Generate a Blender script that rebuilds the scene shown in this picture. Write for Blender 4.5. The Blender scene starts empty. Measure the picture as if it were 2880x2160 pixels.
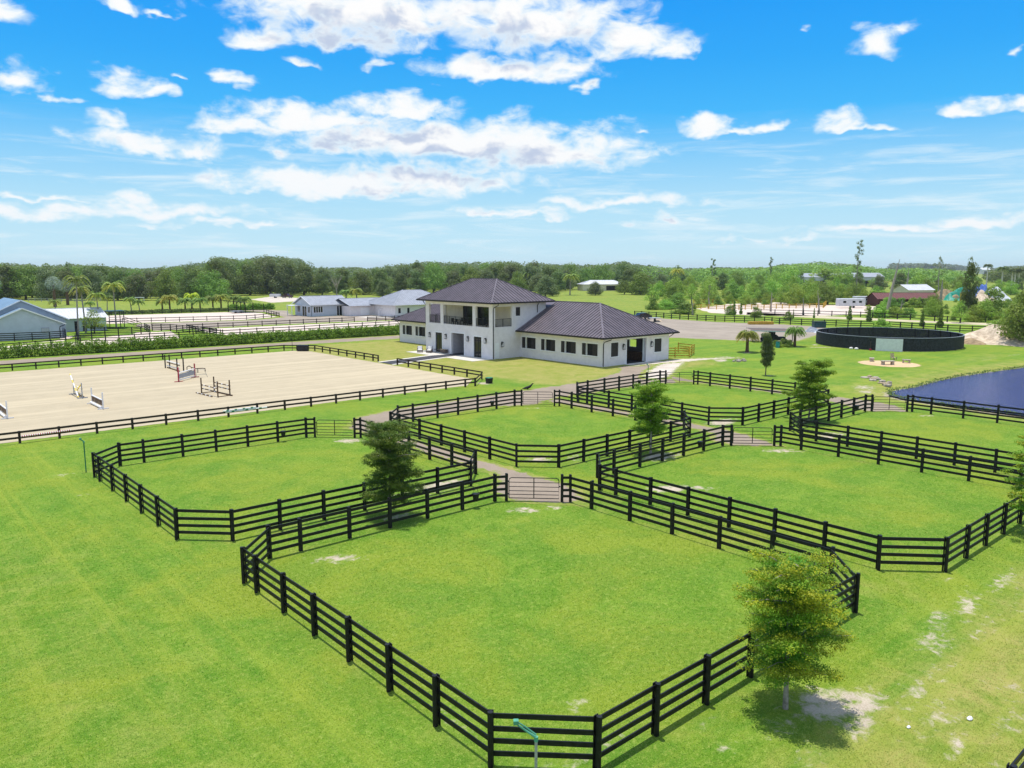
import bpy, math, random
import numpy as np
from mathutils import Vector, Matrix

# ------------------------------------------------------------------ camera, sun, sky
S = bpy.context.scene
COL = S.collection
FPX = 2200.0; HZ = 752.0; PITCH = math.atan((1080 - HZ) / FPX); CH = 12.4; AL = math.radians(41.2)
cam = bpy.data.cameras.new('camera'); camo = bpy.data.objects.new('camera', cam); COL.objects.link(camo)
cam.sensor_width = 36; cam.lens = FPX / 2880 * 36; cam.clip_start = .5; cam.clip_end = 12000
camo.location = (0, 0, CH); camo.rotation_euler = (math.pi / 2 - PITCH, 0, -AL)
S.camera = camo
S.view_settings.view_transform = 'Standard'; S.view_settings.look = 'None'
S.view_settings.exposure = 0.0; S.view_settings.gamma = 1.0
SUN_EL = math.radians(80.5); SUN_V = Vector((.22, .97, 0)).normalized()   # horizontal direction to the sun
sun = bpy.data.lights.new('sun', 'SUN'); sun.energy = 4.5; sun.angle = math.radians(.53); sun.color = (1, .955, .88)
suno = bpy.data.objects.new('sun', sun); COL.objects.link(suno)
sd = Vector((SUN_V.x * math.cos(SUN_EL), SUN_V.y * math.cos(SUN_EL), math.sin(SUN_EL)))
suno.rotation_euler = sd.to_track_quat('Z', 'Y').to_euler()

def W(u, v, z=0.0):
    """point of the photograph (full size) -> point on the level plane z"""
    x = (u - 1440) / FPX; y = -(v - 1080) / FPX
    dy = math.cos(PITCH) + y * math.sin(PITCH); dz = -math.sin(PITCH) + y * math.cos(PITCH)
    t = (z - CH) / dz; cx = x * t; cy = dy * t
    return (cx * math.cos(AL) + cy * math.sin(AL), -cx * math.sin(AL) + cy * math.cos(AL))
def at(u, depth):
    """ground point at horizontal distance depth along the view heading, column u"""
    cy = depth; cx = (u - 1440) / FPX * depth
    return (cx * math.cos(AL) + cy * math.sin(AL), -cx * math.sin(AL) + cy * math.cos(AL))
def depth_of(x, y): return x * math.sin(AL) + y * math.cos(AL)

class NT:
    """small node-tree helper"""
    def __init__(s, tree): s.t = tree; s.n = tree.nodes; s.l = tree.links
    def node(s, typ, **kw):
        n = s.n.new(typ)
        for k, v in kw.items():
            if k[0] == '_': setattr(n, k[1:], v)
        return n
    def val(s, inp, v):
        if hasattr(v, 'links') or isinstance(v, bpy.types.NodeSocket): s.l.new(v, inp)
        elif v is not None:
            if isinstance(v, (tuple, list)) and len(v) == 3 and inp.type == 'RGBA': v = (*v, 1)
            inp.default_value = v
    def math(s, op, a, b=None, c=None, clamp=False):
        n = s.n.new('ShaderNodeMath'); n.operation = op; n.use_clamp = clamp
        s.val(n.inputs[0], a)
        if b is not None: s.val(n.inputs[1], b)
        if c is not None: s.val(n.inputs[2], c)
        return n.outputs[0]
    def mix(s, f, a, b, mode='MIX'):
        n = s.n.new('ShaderNodeMix'); n.data_type = 'RGBA'; n.blend_type = mode
        s.val(n.inputs['Factor'], f); s.val(n.inputs[6], a); s.val(n.inputs[7], b)
        return n.outputs[2]
    def noise(s, vec, scale, detail=3, rough=.5, dist=0.0):
        n = s.n.new('ShaderNodeTexNoise'); s.l.new(vec, n.inputs['Vector'])
        n.inputs['Scale'].default_value = scale; n.inputs['Detail'].default_value = detail
        n.inputs['Roughness'].default_value = rough; n.inputs['Distortion'].default_value = dist
        return n.outputs['Fac']
    def ramp(s, f, a, b, lo=0.0, hi=1.0, smooth=True):
        n = s.n.new('ShaderNodeMapRange'); n.interpolation_type = 'SMOOTHSTEP' if smooth else 'LINEAR'
        s.val(n.inputs[0], f); n.inputs[1].default_value = a; n.inputs[2].default_value = b
        n.inputs[3].default_value = lo; n.inputs[4].default_value = hi
        return n.outputs[0]
    def cramp(s, f, stops):
        n = s.n.new('ShaderNodeValToRGB'); s.val(n.inputs[0], f); e = n.color_ramp.elements
        while len(e) > 1: e.remove(e[0])
        e[0].position = stops[0][0]; e[0].color = (*stops[0][1], 1)
        for p, c in stops[1:]:
            k = e.new(p); k.color = (*c, 1)
        return n.outputs[0]

# ---- sky: Nishita, deepened to the photograph's azure, with cumulus laid in the sky dome by azimuth and elevation
world = bpy.data.worlds.new('World'); S.world = world; world.use_nodes = True
wt = NT(world.node_tree); wt.n.clear()
def azel(u, v):
    x = (u - 1440) / FPX; y = -(v - 1080) / FPX
    dy = math.cos(PITCH) + y * math.sin(PITCH); dz = -math.sin(PITCH) + y * math.cos(PITCH)
    return math.degrees(math.atan2(x, dy)), math.degrees(math.atan2(dz, math.hypot(x, dy)))
# u, v, half width, half height, weight
CL = [(1050,25,360,80,1.2),(1480,50,250,105,1.15),(1760,95,180,75,1),(1900,130,90,38,.8),(740,100,90,42,1),(1000,95,200,55,1),(1430,190,225,42,1.15),(1590,180,90,52,1),
      (20,25,125,45,.9),(60,225,100,48,1),(160,277,42,18,.8),(355,240,95,44,1),(440,255,45,30,.8),(665,228,60,26,.95),(395,395,200,42,1),(300,345,75,36,.9),(520,425,90,26,.9),
      (1120,300,140,40,1.1),(900,325,220,40,1.15),(700,348,125,34,1),(1010,340,110,30,.9),(1290,400,400,62,1.35),(1540,425,230,56,1.25),(1000,395,220,40,.9),(790,415,70,26,.9),
      (950,515,340,38,1.25),(1180,500,300,40,1.2),(690,530,110,22,.8),(420,590,340,28,1.05),(60,600,230,30,.8),(120,553,180,11,.8),(700,630,420,16,.6),(1390,590,160,18,.85),
      (1750,563,300,24,.9),(1500,600,120,14,.7),(1880,625,115,22,.85),(2000,350,66,36,1),(2060,362,80,15,.8),(2170,352,60,22,.7),(2350,342,84,34,1),(2400,358,120,15,.9),(2500,355,40,12,.5),
      (2480,118,92,62,.95),(2540,80,70,35,.7),(2720,298,90,24,.95),(2850,290,90,28,.95),(2860,145,34,18,.7),(1070,172,60,22,.7),(1640,240,40,18,.6),(1820,375,40,12,.6),(2780,612,250,26,.9),(2480,640,260,20,.8),(2150,668,190,14,.7),
      (780,510,60,12,.5),(860,180,60,20,.6),(350,20,70,16,.7),(470,38,60,12,.6),(480,215,30,12,.6),(2280,85,30,14,.3)]
def cloud_group():
    g = bpy.data.node_groups.new('cloud_field', 'ShaderNodeTree')
    g.interface.new_socket('az', in_out='INPUT', socket_type='NodeSocketFloat')
    g.interface.new_socket('el', in_out='INPUT', socket_type='NodeSocketFloat')
    g.interface.new_socket('field', in_out='OUTPUT', socket_type='NodeSocketFloat')
    t = NT(g); i = t.n.new('NodeGroupInput'); o = t.n.new('NodeGroupOutput')
    cur = None
    for (u, v, ru, rv, w) in CL:
        a0, e0 = azel(u, v); a1, _ = azel(u + ru, v); _, e1 = azel(u, v - rv)
        ra = abs(a1 - a0) * 1.04; rb = abs(e1 - e0) * 1.04
        dx = t.math('MULTIPLY_ADD', i.outputs[0], 1 / ra, -a0 / ra)
        dy = t.math('MULTIPLY_ADD', i.outputs[1], 1 / rb, -(e0 - .22 * rb) / rb); dy = t.math('MAXIMUM', t.math('MULTIPLY', dy, .9), t.math('MULTIPLY', dy, -1.55))
        q = t.math('MULTIPLY_ADD', dx, dx, t.math('MULTIPLY', dy, dy))
        f = t.math('MULTIPLY_ADD', t.math('POWER', q, .6), -1.0, w)
        cur = f if cur is None else t.math('SMOOTH_MAX', cur, f, .25)
    t.l.new(cur, o.inputs[0])
    return g
cg = cloud_group()
def build_sky():
    t = wt
    tc = t.n.new('ShaderNodeTexCoord'); mp = t.n.new('ShaderNodeVectorRotate'); mp.rotation_type = 'Z_AXIS'
    t.l.new(tc.outputs['Generated'], mp.inputs['Vector']); mp.inputs['Angle'].default_value = AL
    sp = t.n.new('ShaderNodeSeparateXYZ'); t.l.new(mp.outputs[0], sp.inputs[0])
    x, y, z = sp.outputs
    az = t.math('MULTIPLY', t.math('ARCTAN2', x, y), 57.29578)
    el = t.math('MULTIPLY', t.math('ARCSINE', z), 57.29578)
    cb = t.n.new('ShaderNodeCombineXYZ'); t.l.new(az, cb.inputs[0]); t.l.new(t.math('MULTIPLY', el, 1.7), cb.inputs[1])
    # warp the position a little so that the cloud outlines are not ellipses
    w1 = t.math('MULTIPLY_ADD', t.noise(cb.outputs[0], .28, 3, .55), 4.4, -2.2)
    cb2 = t.n.new('ShaderNodeVectorMath'); cb2.operation = 'ADD'; t.l.new(cb.outputs[0], cb2.inputs[0]); cb2.inputs[1].default_value = (37, 11, 5)
    w2 = t.math('MULTIPLY_ADD', t.noise(cb2.outputs[0], .35, 3, .55), 2.2, -1.1)
    def field(del_, fine):
        g = t.n.new('ShaderNodeGroup'); g.node_tree = cg
        t.l.new(t.math('ADD', az, w1), g.inputs[0]); t.l.new(t.math('ADD', t.math('ADD', el, w2), del_), g.inputs[1])
        cc = t.n.new('ShaderNodeCombineXYZ'); t.l.new(az, cc.inputs[0]); t.l.new(t.math('MULTIPLY_ADD', el, 1.7, del_ * 1.7), cc.inputs[1])
        n = t.noise(cc.outputs[0], .42, 10 if fine else 4, .58, .35)
        n2 = t.math('MULTIPLY_ADD', n, 2.7, -1.46)
        return t.math('ADD', g.outputs[0], n2)
    f0 = field(0.0, True); f1 = field(1.5, False)
    dens = t.ramp(f0, -.34, .62)
    thick = t.ramp(f0, .05, .9)
    under = t.math('MULTIPLY', t.ramp(f1, .05, .85), t.ramp(f0, .15, .7))
    # faint streaks near the horizon
    cs = t.n.new('ShaderNodeCombineXYZ'); t.l.new(t.math('MULTIPLY', az, .12), cs.inputs[0]); t.l.new(t.math('MULTIPLY', el, 1.1), cs.inputs[1])
    st = t.math('MULTIPLY', t.ramp(t.noise(cs.outputs[0], 1.0, 6, .62, .5), .46, .72), t.math('MULTIPLY', t.ramp(el, 11, 5), t.ramp(el, .0, 1.2)))
    dens = t.math('MAXIMUM', dens, t.math('MULTIPLY', st, .75))
    sky = t.n.new('ShaderNodeTexSky'); sky.sky_type = 'NISHITA'; sky.sun_disc = False
    sky.sun_elevation = SUN_EL; sky.sun_rotation = math.atan2(SUN_V.x, SUN_V.y)
    sky.air_density = 1.0; sky.dust_density = .4; sky.ozone_density = 3.0
    clear = t.cramp(t.ramp(el, -2, 60, 0, 1, False), [(0, (.63, .84, .95)), (.035, (.61, .86, .97)), (.10, (.46, .78, .98)), (.15, (.27, .65, .99)), (.198, (.06, .49, 1.0)), (.252, (.03, .41, .98)), (.33, (.010, .335, .97)), (.5, (.03, .33, .92)), (.62, (.25, .45, .82)), (1, (.30, .47, .80))])  # stops above the view are paled to make the ambient light less blue
    nis = t.mix(1.0, sky.outputs[0], (.085, .085, .085), 'MULTIPLY')
    base = t.mix(.96, nis, clear)
    lit = t.mix(t.math('MULTIPLY', t.ramp(el, 13, 3), .35), (1.0, 1.0, 1.0), (.80, .90, .99))
    cloud = t.mix(t.math('MULTIPLY', under, .95), lit, (.52, .61, .79))
    bright = t.mix(thick, (.80, .93, 1.0), cloud)
    fin = t.mix(dens, base, bright)
    unseen_fill = t.math('MAXIMUM', t.ramp(t.math('ABSOLUTE', az), 42, 75), t.ramp(el, 34, 55))
    fin = t.mix(t.math('MULTIPLY', unseen_fill, t.math('MULTIPLY_ADD', t.noise(cb.outputs[0], .05, 3, .6), .7, .38)), fin, (.58, .68, .86))  # pale tone added to the unseen sky to make the ambient light neutral
    # below the horizon the dome is the dull green of distant land
    fin = t.mix(t.ramp(el, -.3, -1.2), fin, (.16, .2, .1))
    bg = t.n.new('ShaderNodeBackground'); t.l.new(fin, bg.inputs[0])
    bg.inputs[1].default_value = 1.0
    o = t.n.new('ShaderNodeOutputWorld'); t.l.new(bg.outputs[0], o.inputs[0])
build_sky()
world.cycles.sampling_method = 'MANUAL'; world.cycles.sample_map_resolution = 512

# ------------------------------------------------------------------ helpers
rng = np.random.default_rng(7); random.seed(5)
MATS = {}
def mat(name, color, rough=.7, var=.12, scale=3.0, metallic=0.0, bump=0.0, bscale=40.0, spec=.35, color2=None, fine=0.0):
    if name in MATS: return MATS[name]
    m = bpy.data.materials.new(name); m.use_nodes = True; t = NT(m.node_tree)
    b = t.n['Principled BSDF']; tc = t.n.new('ShaderNodeNewGeometry')
    n = t.noise(tc.outputs['Position'], scale, 4, .6)
    c2 = color2 if color2 else tuple(c * (1 - var * 2.2) for c in color)
    c1 = tuple(min(1, c * (1 + var)) for c in color)
    col = t.mix(t.ramp(n, .3, .7), c1, c2)
    if fine:
        col = t.mix(t.math('MULTIPLY', t.noise(tc.outputs['Position'], scale * 14, 3, .7), fine), col, (0, 0, 0))
    t.l.new(col, b.inputs['Base Color']); b.inputs['Roughness'].default_value = rough
    b.inputs['Metallic'].default_value = metallic; b.inputs['Specular IOR Level'].default_value = spec
    if bump:
        bn = t.n.new('ShaderNodeBump'); bn.inputs['Strength'].default_value = bump; bn.inputs['Distance'].default_value = .05
        t.l.new(t.noise(tc.outputs['Position'], bscale, 4, .6), bn.inputs['Height']); t.l.new(bn.outputs[0], b.inputs['Normal'])
    MATS[name] = m
    return m

def tag(o, label=None, cat=None, group=None, kind=None):
    if label: o['label'] = label
    if cat: o['category'] = cat
    if group: o['group'] = group
    if kind: o['kind'] = kind
    return o
def thing(name, label, cat, loc=(0, 0, 0), rz=0.0, group=None):
    o = bpy.data.objects.new(name, None); COL.objects.link(o); o.location = loc if len(loc) == 3 else (*loc, 0)
    o.rotation_euler = (0, 0, rz); o.empty_display_size = .3
    return tag(o, label, cat, group)
def world_off(p):
    v = Vector((0, 0, 0))
    while p is not None: v += p.location; p = p.parent
    return v
class MB:
    def __init__(s): s.v = []; s.f = []
    def quad(s, a, b, c, d):
        n = len(s.v); s.v += [a, b, c, d]; s.f.append((n, n + 1, n + 2, n + 3)); return s
    def poly(s, pts):
        n = len(s.v); s.v += list(pts); s.f.append(tuple(range(n, n + len(pts)))); return s
    def box(s, x0, y0, z0, x1, y1, z1):
        n = len(s.v)
        s.v += [(x0,y0,z0),(x1,y0,z0),(x1,y1,z0),(x0,y1,z0),(x0,y0,z1),(x1,y0,z1),(x1,y1,z1),(x0,y1,z1)]
        s.f += [tuple(n + i for i in q) for q in ((0,3,2,1),(4,5,6,7),(0,1,5,4),(1,2,6,5),(2,3,7,6),(3,0,4,7))]
        return s
    def bar(s, p, q, w, h, up=(0, 0, 1)):
        """box beam from p to q, w wide (level), h tall"""
        p = Vector(p); q = Vector(q); d = (q - p).normalized(); u = Vector(up)
        side = d.cross(u)
        if side.length < 1e-4: side = d.cross(Vector((1, 0, 0)))
        side.normalize(); u = side.cross(d).normalized()
        n = len(s.v)
        for c in (p, q):
            for a, b in ((-1, -1), (1, -1), (1, 1), (-1, 1)): s.v.append(tuple(c + side * (a * w / 2) + u * (b * h / 2)))
        s.f += [tuple(n + i for i in k) for k in ((0,1,2,3),(7,6,5,4),(0,4,5,1),(1,5,6,2),(2,6,7,3),(3,7,4,0))]
        return s
    def tube(s, pts, rad, seg=8, caps=True):
        pts = [Vector(p) for p in pts]; rs = rad if isinstance(rad, (list, tuple)) else [rad] * len(pts)
        n0 = len(s.v); ref = Vector((0, 0, 1))
        for i, p in enumerate(pts):
            d = (pts[min(i + 1, len(pts) - 1)] - pts[max(i - 1, 0)]).normalized()
            r = ref if abs(d.dot(ref)) < .95 else Vector((1, 0, 0))
            a = d.cross(r).normalized(); b = d.cross(a).normalized()
            for k in range(seg):
                th = 2 * math.pi * k / seg
                s.v.append(tuple(p + a * (math.cos(th) * rs[i]) + b * (math.sin(th) * rs[i])))
        for i in range(len(pts) - 1):
            for k in range(seg):
                a = n0 + i * seg + k; b = n0 + i * seg + (k + 1) % seg
                s.f.append((a, b, b + seg, a + seg))
        if caps:
            s.f.append(tuple(n0 + k for k in range(seg))); e = n0 + (len(pts) - 1) * seg
            s.f.append(tuple(e + k for k in reversed(range(seg))))
        return s
    def lathe(s, cx, cy, prof, seg=24):
        n0 = len(s.v)
        for r, z in prof:
            for k in range(seg):
                th = 2 * math.pi * k / seg; s.v.append((cx + r * math.cos(th), cy + r * math.sin(th), z))
        for i in range(len(prof) - 1):
            for k in range(seg):
                a = n0 + i * seg + k; b = n0 + i * seg + (k + 1) % seg; s.f.append((a, b, b + seg, a + seg))
        s.f.append(tuple(n0 + k for k in reversed(range(seg)))); e = n0 + (len(prof) - 1) * seg
        s.f.append(tuple(e + k for k in range(seg)))
        return s
    def mesh(s, name, off=Vector((0, 0, 0))):
        me = bpy.data.meshes.new(name)
        me.from_pydata([(a - off[0], b - off[1], c - off[2]) for a, b, c in s.v], [], s.f); me.update()
        return me
    def build(s, name, m, parent=None, local=False, label=None, smooth=False):
        off = world_off(parent) if (parent is not None and not local) else Vector((0, 0, 0))
        me = s.mesh(name, off); o = bpy.data.objects.new(name, me); COL.objects.link(o)
        if m: me.materials.append(m if not isinstance(m, str) else MATS[m])
        if parent is not None: o.parent = parent
        if label: o['label'] = label
        if smooth:
            for p in me.polygons: p.use_smooth = True
        return o
    def build_bevel(s, name, m, parent=None, local=False, w=.02, **k):
        o = s.build(name, m, parent, local, **k)
        b = o.modifiers.new('bevel', 'BEVEL'); b.width = w; b.segments = 2; b.limit_method = 'ANGLE'
        return o
def link_copy(src, parent, loc, rz=0.0):
    c = src.copy(); COL.objects.link(c); c.parent = parent; c.location = loc; c.rotation_euler = (0, 0, rz); return c
def copy_tree(o, parent=None):
    c = o.copy(); COL.objects.link(c); c.parent = parent
    for ch in o.children: copy_tree(ch, c)
    return c

# ------------------------------------------------------------------ grass colour shared by ground, worn edges and blades
def grass_group():
    g = bpy.data.node_groups.new('grass_colour', 'ShaderNodeTree')
    g.interface.new_socket('dry', in_out='INPUT', socket_type='NodeSocketFloat')
    g.interface.new_socket('Color', in_out='OUTPUT', socket_type='NodeSocketColor')
    t = NT(g); i = t.n.new('NodeGroupInput'); o = t.n.new('NodeGroupOutput'); ge = t.n.new('ShaderNodeNewGeometry')
    P = ge.outputs['Position']
    big = t.noise(P, .11, 5, .65, .6); mid = t.noise(P, .6, 6, .7, .5); fine = t.noise(P, 5.5, 6, .8); grain = t.noise(P, 22, 3, .75)
    lush = t.mix(t.ramp(mid, .34, .66), (.092, .205, .012), (.170, .275, .026))
    lush = t.mix(t.ramp(big, .43, .60, 0, .8), lush, (.22, .275, .024))
    lush = t.mix(t.ramp(t.noise(P, .28, 5, .7, .8), .55, .40, 0, .45), lush, (.085, .20, .018))
    dry = t.mix(t.ramp(mid, .3, .7), (.24, .26, .045), (.36, .31, .10))
    f = t.math('ADD', i.outputs[0], t.math('MULTIPLY_ADD', mid, .9, -.45))
    c = t.mix(t.ramp(f, .12, .8), lush, dry)
    c = t.mix(t.ramp(t.noise(P, 1.7, 5, .7, .6), .53, .72, 0, .5), c, (.25, .29, .05))
    c = t.mix(t.ramp(fine, .5, .66, 0, .7), c, (.30, .37, .075))
    c = t.mix(t.ramp(fine, .49, .34, 0, .6), c, (.065, .155, .010))
    sx = t.n.new('ShaderNodeSeparateXYZ'); t.l.new(P, sx.inputs[0])
    for ax, msk in (((1.1, .035, 1), t.ramp(sx.outputs[0], 13, 10)), ((.03, 1.3, 1), t.ramp(sx.outputs[1], 12, 10.5)), ((.05, .9, 1), t.ramp(sx.outputs[0], 72, 76))):
        mp = t.n.new('ShaderNodeMapping'); t.l.new(P, mp.inputs['Vector']); mp.inputs['Scale'].default_value = ax
        sn = t.noise(mp.outputs[0], .8, 6, .65, .9)
        c = t.mix(t.math('MULTIPLY', msk, t.ramp(sn, .46, .70, 0, .42)), c, (.29, .34, .04)); c = t.mix(t.math('MULTIPLY', msk, t.ramp(sn, .46, .32, 0, .35)), c, (.10, .23, .02))
    c = t.mix(t.ramp(grain, .5, .32, 0, .35), c, (.08, .17, .02))
    c = t.mix(t.ramp(grain, .52, .7, 0, .45), c, (.36, .42, .12))
    t.l.new(c, o.inputs[0])
    return g
GG = grass_group()
def sand_cols(t, P):
    n = t.noise(P, 1.3, 5, .65); f = t.noise(P, 18, 3, .7)
    c = t.mix(t.ramp(n, .3, .7), (.52, .44, .33), (.38, .31, .235))
    return t.mix(t.ramp(f, .35, .75, 0, .5), c, (.66, .60, .50))
def ground_material():
    m = bpy.data.materials.new('grass_ground'); m.use_nodes = True; t = NT(m.node_tree); b = t.n['Principled BSDF']
    ge = t.n.new('ShaderNodeNewGeometry'); P = ge.outputs['Position']
    ad = t.n.new('ShaderNodeAttribute'); ad.attribute_name = 'dry'; ab = t.n.new('ShaderNodeAttribute'); ab.attribute_name = 'bare'
    g = t.n.new('ShaderNodeGroup'); g.node_tree = GG; t.l.new(ad.outputs['Fac'], g.inputs[0])
    n = t.math('ADD', t.math('MULTIPLY_ADD', t.noise(P, 2.4, 6, .7, .4), 1.5, -.75), ab.outputs['Fac'])
    k = t.ramp(n, .36, .74)
    c = t.mix(k, g.outputs[0], sand_cols(t, P))
    t.l.new(c, b.inputs['Base Color']); b.inputs['Roughness'].default_value = .95; b.inputs['Specular IOR Level'].default_value = .1
    bn = t.n.new('ShaderNodeBump'); bn.inputs['Strength'].default_value = .45; bn.inputs['Distance'].default_value = .06
    t.l.new(t.noise(P, 13, 4, .75), bn.inputs['Height']); t.l.new(bn.outputs[0], b.inputs['Normal'])
    return m
GROUND_M = ground_material()
def surf(name, c1, c2, c3=None, scale=1.0, worn=True, bump=.3, streak=None, grassy=.5):
    """gravel, sand or dirt sheet; the attribute edge (0 at the rim) lets the grass grow in over it"""
    m = bpy.data.materials.new(name); m.use_nodes = True; t = NT(m.node_tree); b = t.n['Principled BSDF']
    ge = t.n.new('ShaderNodeNewGeometry'); P = ge.outputs['Position']
    c = t.mix(t.ramp(t.noise(P, .35 * scale, 5, .65, .4), .3, .7), c1, c2)
    c = t.mix(t.ramp(t.noise(P, 9 * scale, 4, .75), .45, .8, 0, .55), c, c3 or tuple(min(1, x * 1.35) for x in c1))
    c = t.mix(t.ramp(t.noise(P, 14 * scale, 3, .7), .45, .2, 0, .4), c, tuple(x * .6 for x in c2))
    if streak:
        mp = t.n.new('ShaderNodeMapping'); t.l.new(P, mp.inputs['Vector']); mp.inputs['Scale'].default_value = streak
        c = t.mix(t.ramp(t.noise(mp.outputs[0], 1.0, 4, .6), .4, .7, 0, .5), c, tuple(min(1, x * 1.3) for x in c1))
    if worn:
        ae = t.n.new('ShaderNodeAttribute'); ae.attribute_name = 'edge'
        g = t.n.new('ShaderNodeGroup'); g.node_tree = GG; g.inputs[0].default_value = grassy
        k = t.math('ADD', ae.outputs['Fac'], t.math('MULTIPLY_ADD', t.noise(P, 1.8, 6, .7, .3), 1.5, -.75))
        c = t.mix(t.ramp(k, .28, .5), g.outputs[0], c)
    t.l.new(c, b.inputs['Base Color']); b.inputs['Roughness'].default_value = .92; b.inputs['Specular IOR Level'].default_value = .15
    bn = t.n.new('ShaderNodeBump'); bn.inputs['Strength'].default_value = bump; bn.inputs['Distance'].default_value = .04
    t.l.new(t.noise(P, 15, 4, .75), bn.inputs['Height']); t.l.new(bn.outputs[0], b.inputs['Normal'])
    MATS[name] = m
    return m
surf('gravel', (.325, .26, .20), (.26, .21, .16), (.46, .385, .31))
surf('dirt', (.42, .345, .285), (.33, .265, .225), (.56, .49, .42))
surf('dirt_track', (.55, .48, .33), (.45, .38, .25), (.7, .63, .48))
surf('arena_sand', (.47, .395, .27), (.42, .352, .24), (.53, .455, .325), scale=1.3, worn=False, bump=.6, streak=(.03, .8, 1))
surf('white_sand', (.66, .55, .47), (.58, .48, .41), (.74, .64, .57), worn=False)
surf('pale_sand', (.62, .54, .46), (.5, .43, .36), (.75, .68, .6))
surf('lot_gravel', (.335, .28, .225), (.27, .225, .18), (.46, .40, .33), streak=(.25, .05, 1))
surf('orange_sand', (.66, .47, .27), (.55, .38, .22), (.75, .6, .4), worn=True)

mat('fence_black', (.010, .010, .012), .55, .3, 6)
mat('fence_brown', (.030, .017, .013), .6, .3, 6)
mat('fence_dark', (.014, .013, .013), .6, .3, 6)
mat('wall_white', (.80, .76, .775), .8, .03, 1.5, bump=.15, bscale=60)
mat('trim_white', (.86, .86, .88), .5, .02)
mat('wall_blue', (.52, .58, .66), .8, .03, 1.2)
mat('wall_cream', (.68, .62, .50), .8, .04, 1.2)
mat('roof_dark', (.155, .128, .145), .42, .10, .8, metallic=.15, spec=.5)
mat('fascia_dark', (.018, .015, .016), .5, .2)
mat('black_metal', (.012, .014, .016), .4, .2)
mat('teal_metal', (.02, .07, .09), .4, .2)
mat('roof_grey', (.34, .36, .41), .55, .06, .8)
mat('roof_white', (.62, .63, .66), .5, .05, .8)
mat('roof_blue', (.17, .27, .38), .6, .08, .8)
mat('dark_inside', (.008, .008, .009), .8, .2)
mat('grey_inside', (.50, .49, .52), .8, .05)
mat('rubber', (.055, .055, .065), .9, .2, 8)
mat('concrete', (.62, .58, .52), .9, .06, 1.5)
mat('wood_brown', (.13, .075, .04), .75, .25, 6)
mat('wood_yellow', (.62, .40, .05), .7, .2, 5)
mat('wood_pale', (.42, .33, .22), .8, .2, 5)
mat('shutter_dark', (.028, .024, .024), .6, .25, 6)
mat('paint_red', (.45, .03, .06), .5, .15)
mat('paint_yellow', (.80, .62, .10), .5, .1)
mat('paint_white', (.80, .80, .82), .5, .04)
mat('paint_green', (.02, .22, .11), .5, .15)
mat('sprinkler_green', (.10, .36, .24), .45, .15)
mat('pipe_grey', (.42, .42, .38), .6, .15, 12)
mat('fabric_white', (.78, .76, .74), .9, .04)
mat('wicker', (.16, .12, .10), .8, .25, 20)
mat('stone', (.46, .40, .33), .9, .2, 4, bump=.6, bscale=9)
mat('bark', (.16, .13, .105), .95, .3, 7, bump=.7, bscale=30)
mat('bark_pale', (.36, .32, .27), .95, .2, 7)
mat('bark_palm', (.17, .10, .06), .95, .3, 12)
mat('roof_maroon', (.16, .055, .05), .6, .15)
mat('wall_maroon', (.10, .03, .028), .8, .2)
mat('tarp_blue', (.09, .17, .50), .5, .15, 1); mat('tarp_green', (.01, .27, .18), .5, .15, 1); mat('tarp_white', (.55, .58, .62), .6, .12, 1)
mat('net_black', (.022, .026, .032), .7, .3, 4)
mat('rubber_black', (.012, .013, .015), .5, .2)
mat('rust_orange', (.42, .12, .05), .7, .2)
mat('paint_teal', (.03, .30, .30), .5, .15)
mat('car_maroon', (.06, .015, .03), .3, .1, spec=.6); mat('car_black', (.01, .012, .02), .25, .1, spec=.7)
mat('aluminium', (.55, .60, .66), .35, .05, metallic=.3)
def glassmat():
    m = bpy.data.materials.new('dark_glass'); m.use_nodes = True; b = m.node_tree.nodes['Principled BSDF']
    b.inputs['Base Color'].default_value = (.010, .013, .016, 1); b.inputs['Roughness'].default_value = .06; b.inputs['Specular IOR Level'].default_value = .5
    MATS['dark_glass'] = m
    m = bpy.data.materials.new('clear_pane'); m.use_nodes = True; t = NT(m.node_tree); t.n.remove(t.n['Principled BSDF'])
    g = t.n.new('ShaderNodeBsdfGlossy'); g.inputs['Roughness'].default_value = .05; tr = t.n.new('ShaderNodeBsdfTransparent'); tr.inputs[0].default_value = (.55, .68, .74, 1)
    mx = t.n.new('ShaderNodeMixShader'); mx.inputs[0].default_value = .12
    t.l.new(tr.outputs[0], mx.inputs[1]); t.l.new(g.outputs[0], mx.inputs[2]); t.l.new(mx.outputs[0], t.n['Material Output'].inputs[0])
    MATS['clear_pane'] = m
glassmat()
def water_mat():
    m = bpy.data.materials.new('pond_water'); m.use_nodes = True; t = NT(m.node_tree); b = t.n['Principled BSDF']
    ge = t.n.new('ShaderNodeNewGeometry'); P = ge.outputs['Position']
    c = t.mix(t.ramp(t.noise(P, 2.2, 6, .8), .32, .68), (.030, .036, .15), (.075, .082, .235))  # blue sky reflection and mottled ripples put into the base colour
    t.l.new(c, b.inputs['Base Color']); b.inputs['Roughness'].default_value = .16; b.inputs['Specular IOR Level'].default_value = .22
    bn = t.n.new('ShaderNodeBump'); bn.inputs['Strength'].default_value = .9; bn.inputs['Distance'].default_value = .35
    t.l.new(t.noise(P, 3.2, 4, .65), bn.inputs['Height']); t.l.new(bn.outputs[0], b.inputs['Normal'])
    MATS['pond_water'] = m
water_mat()
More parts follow.
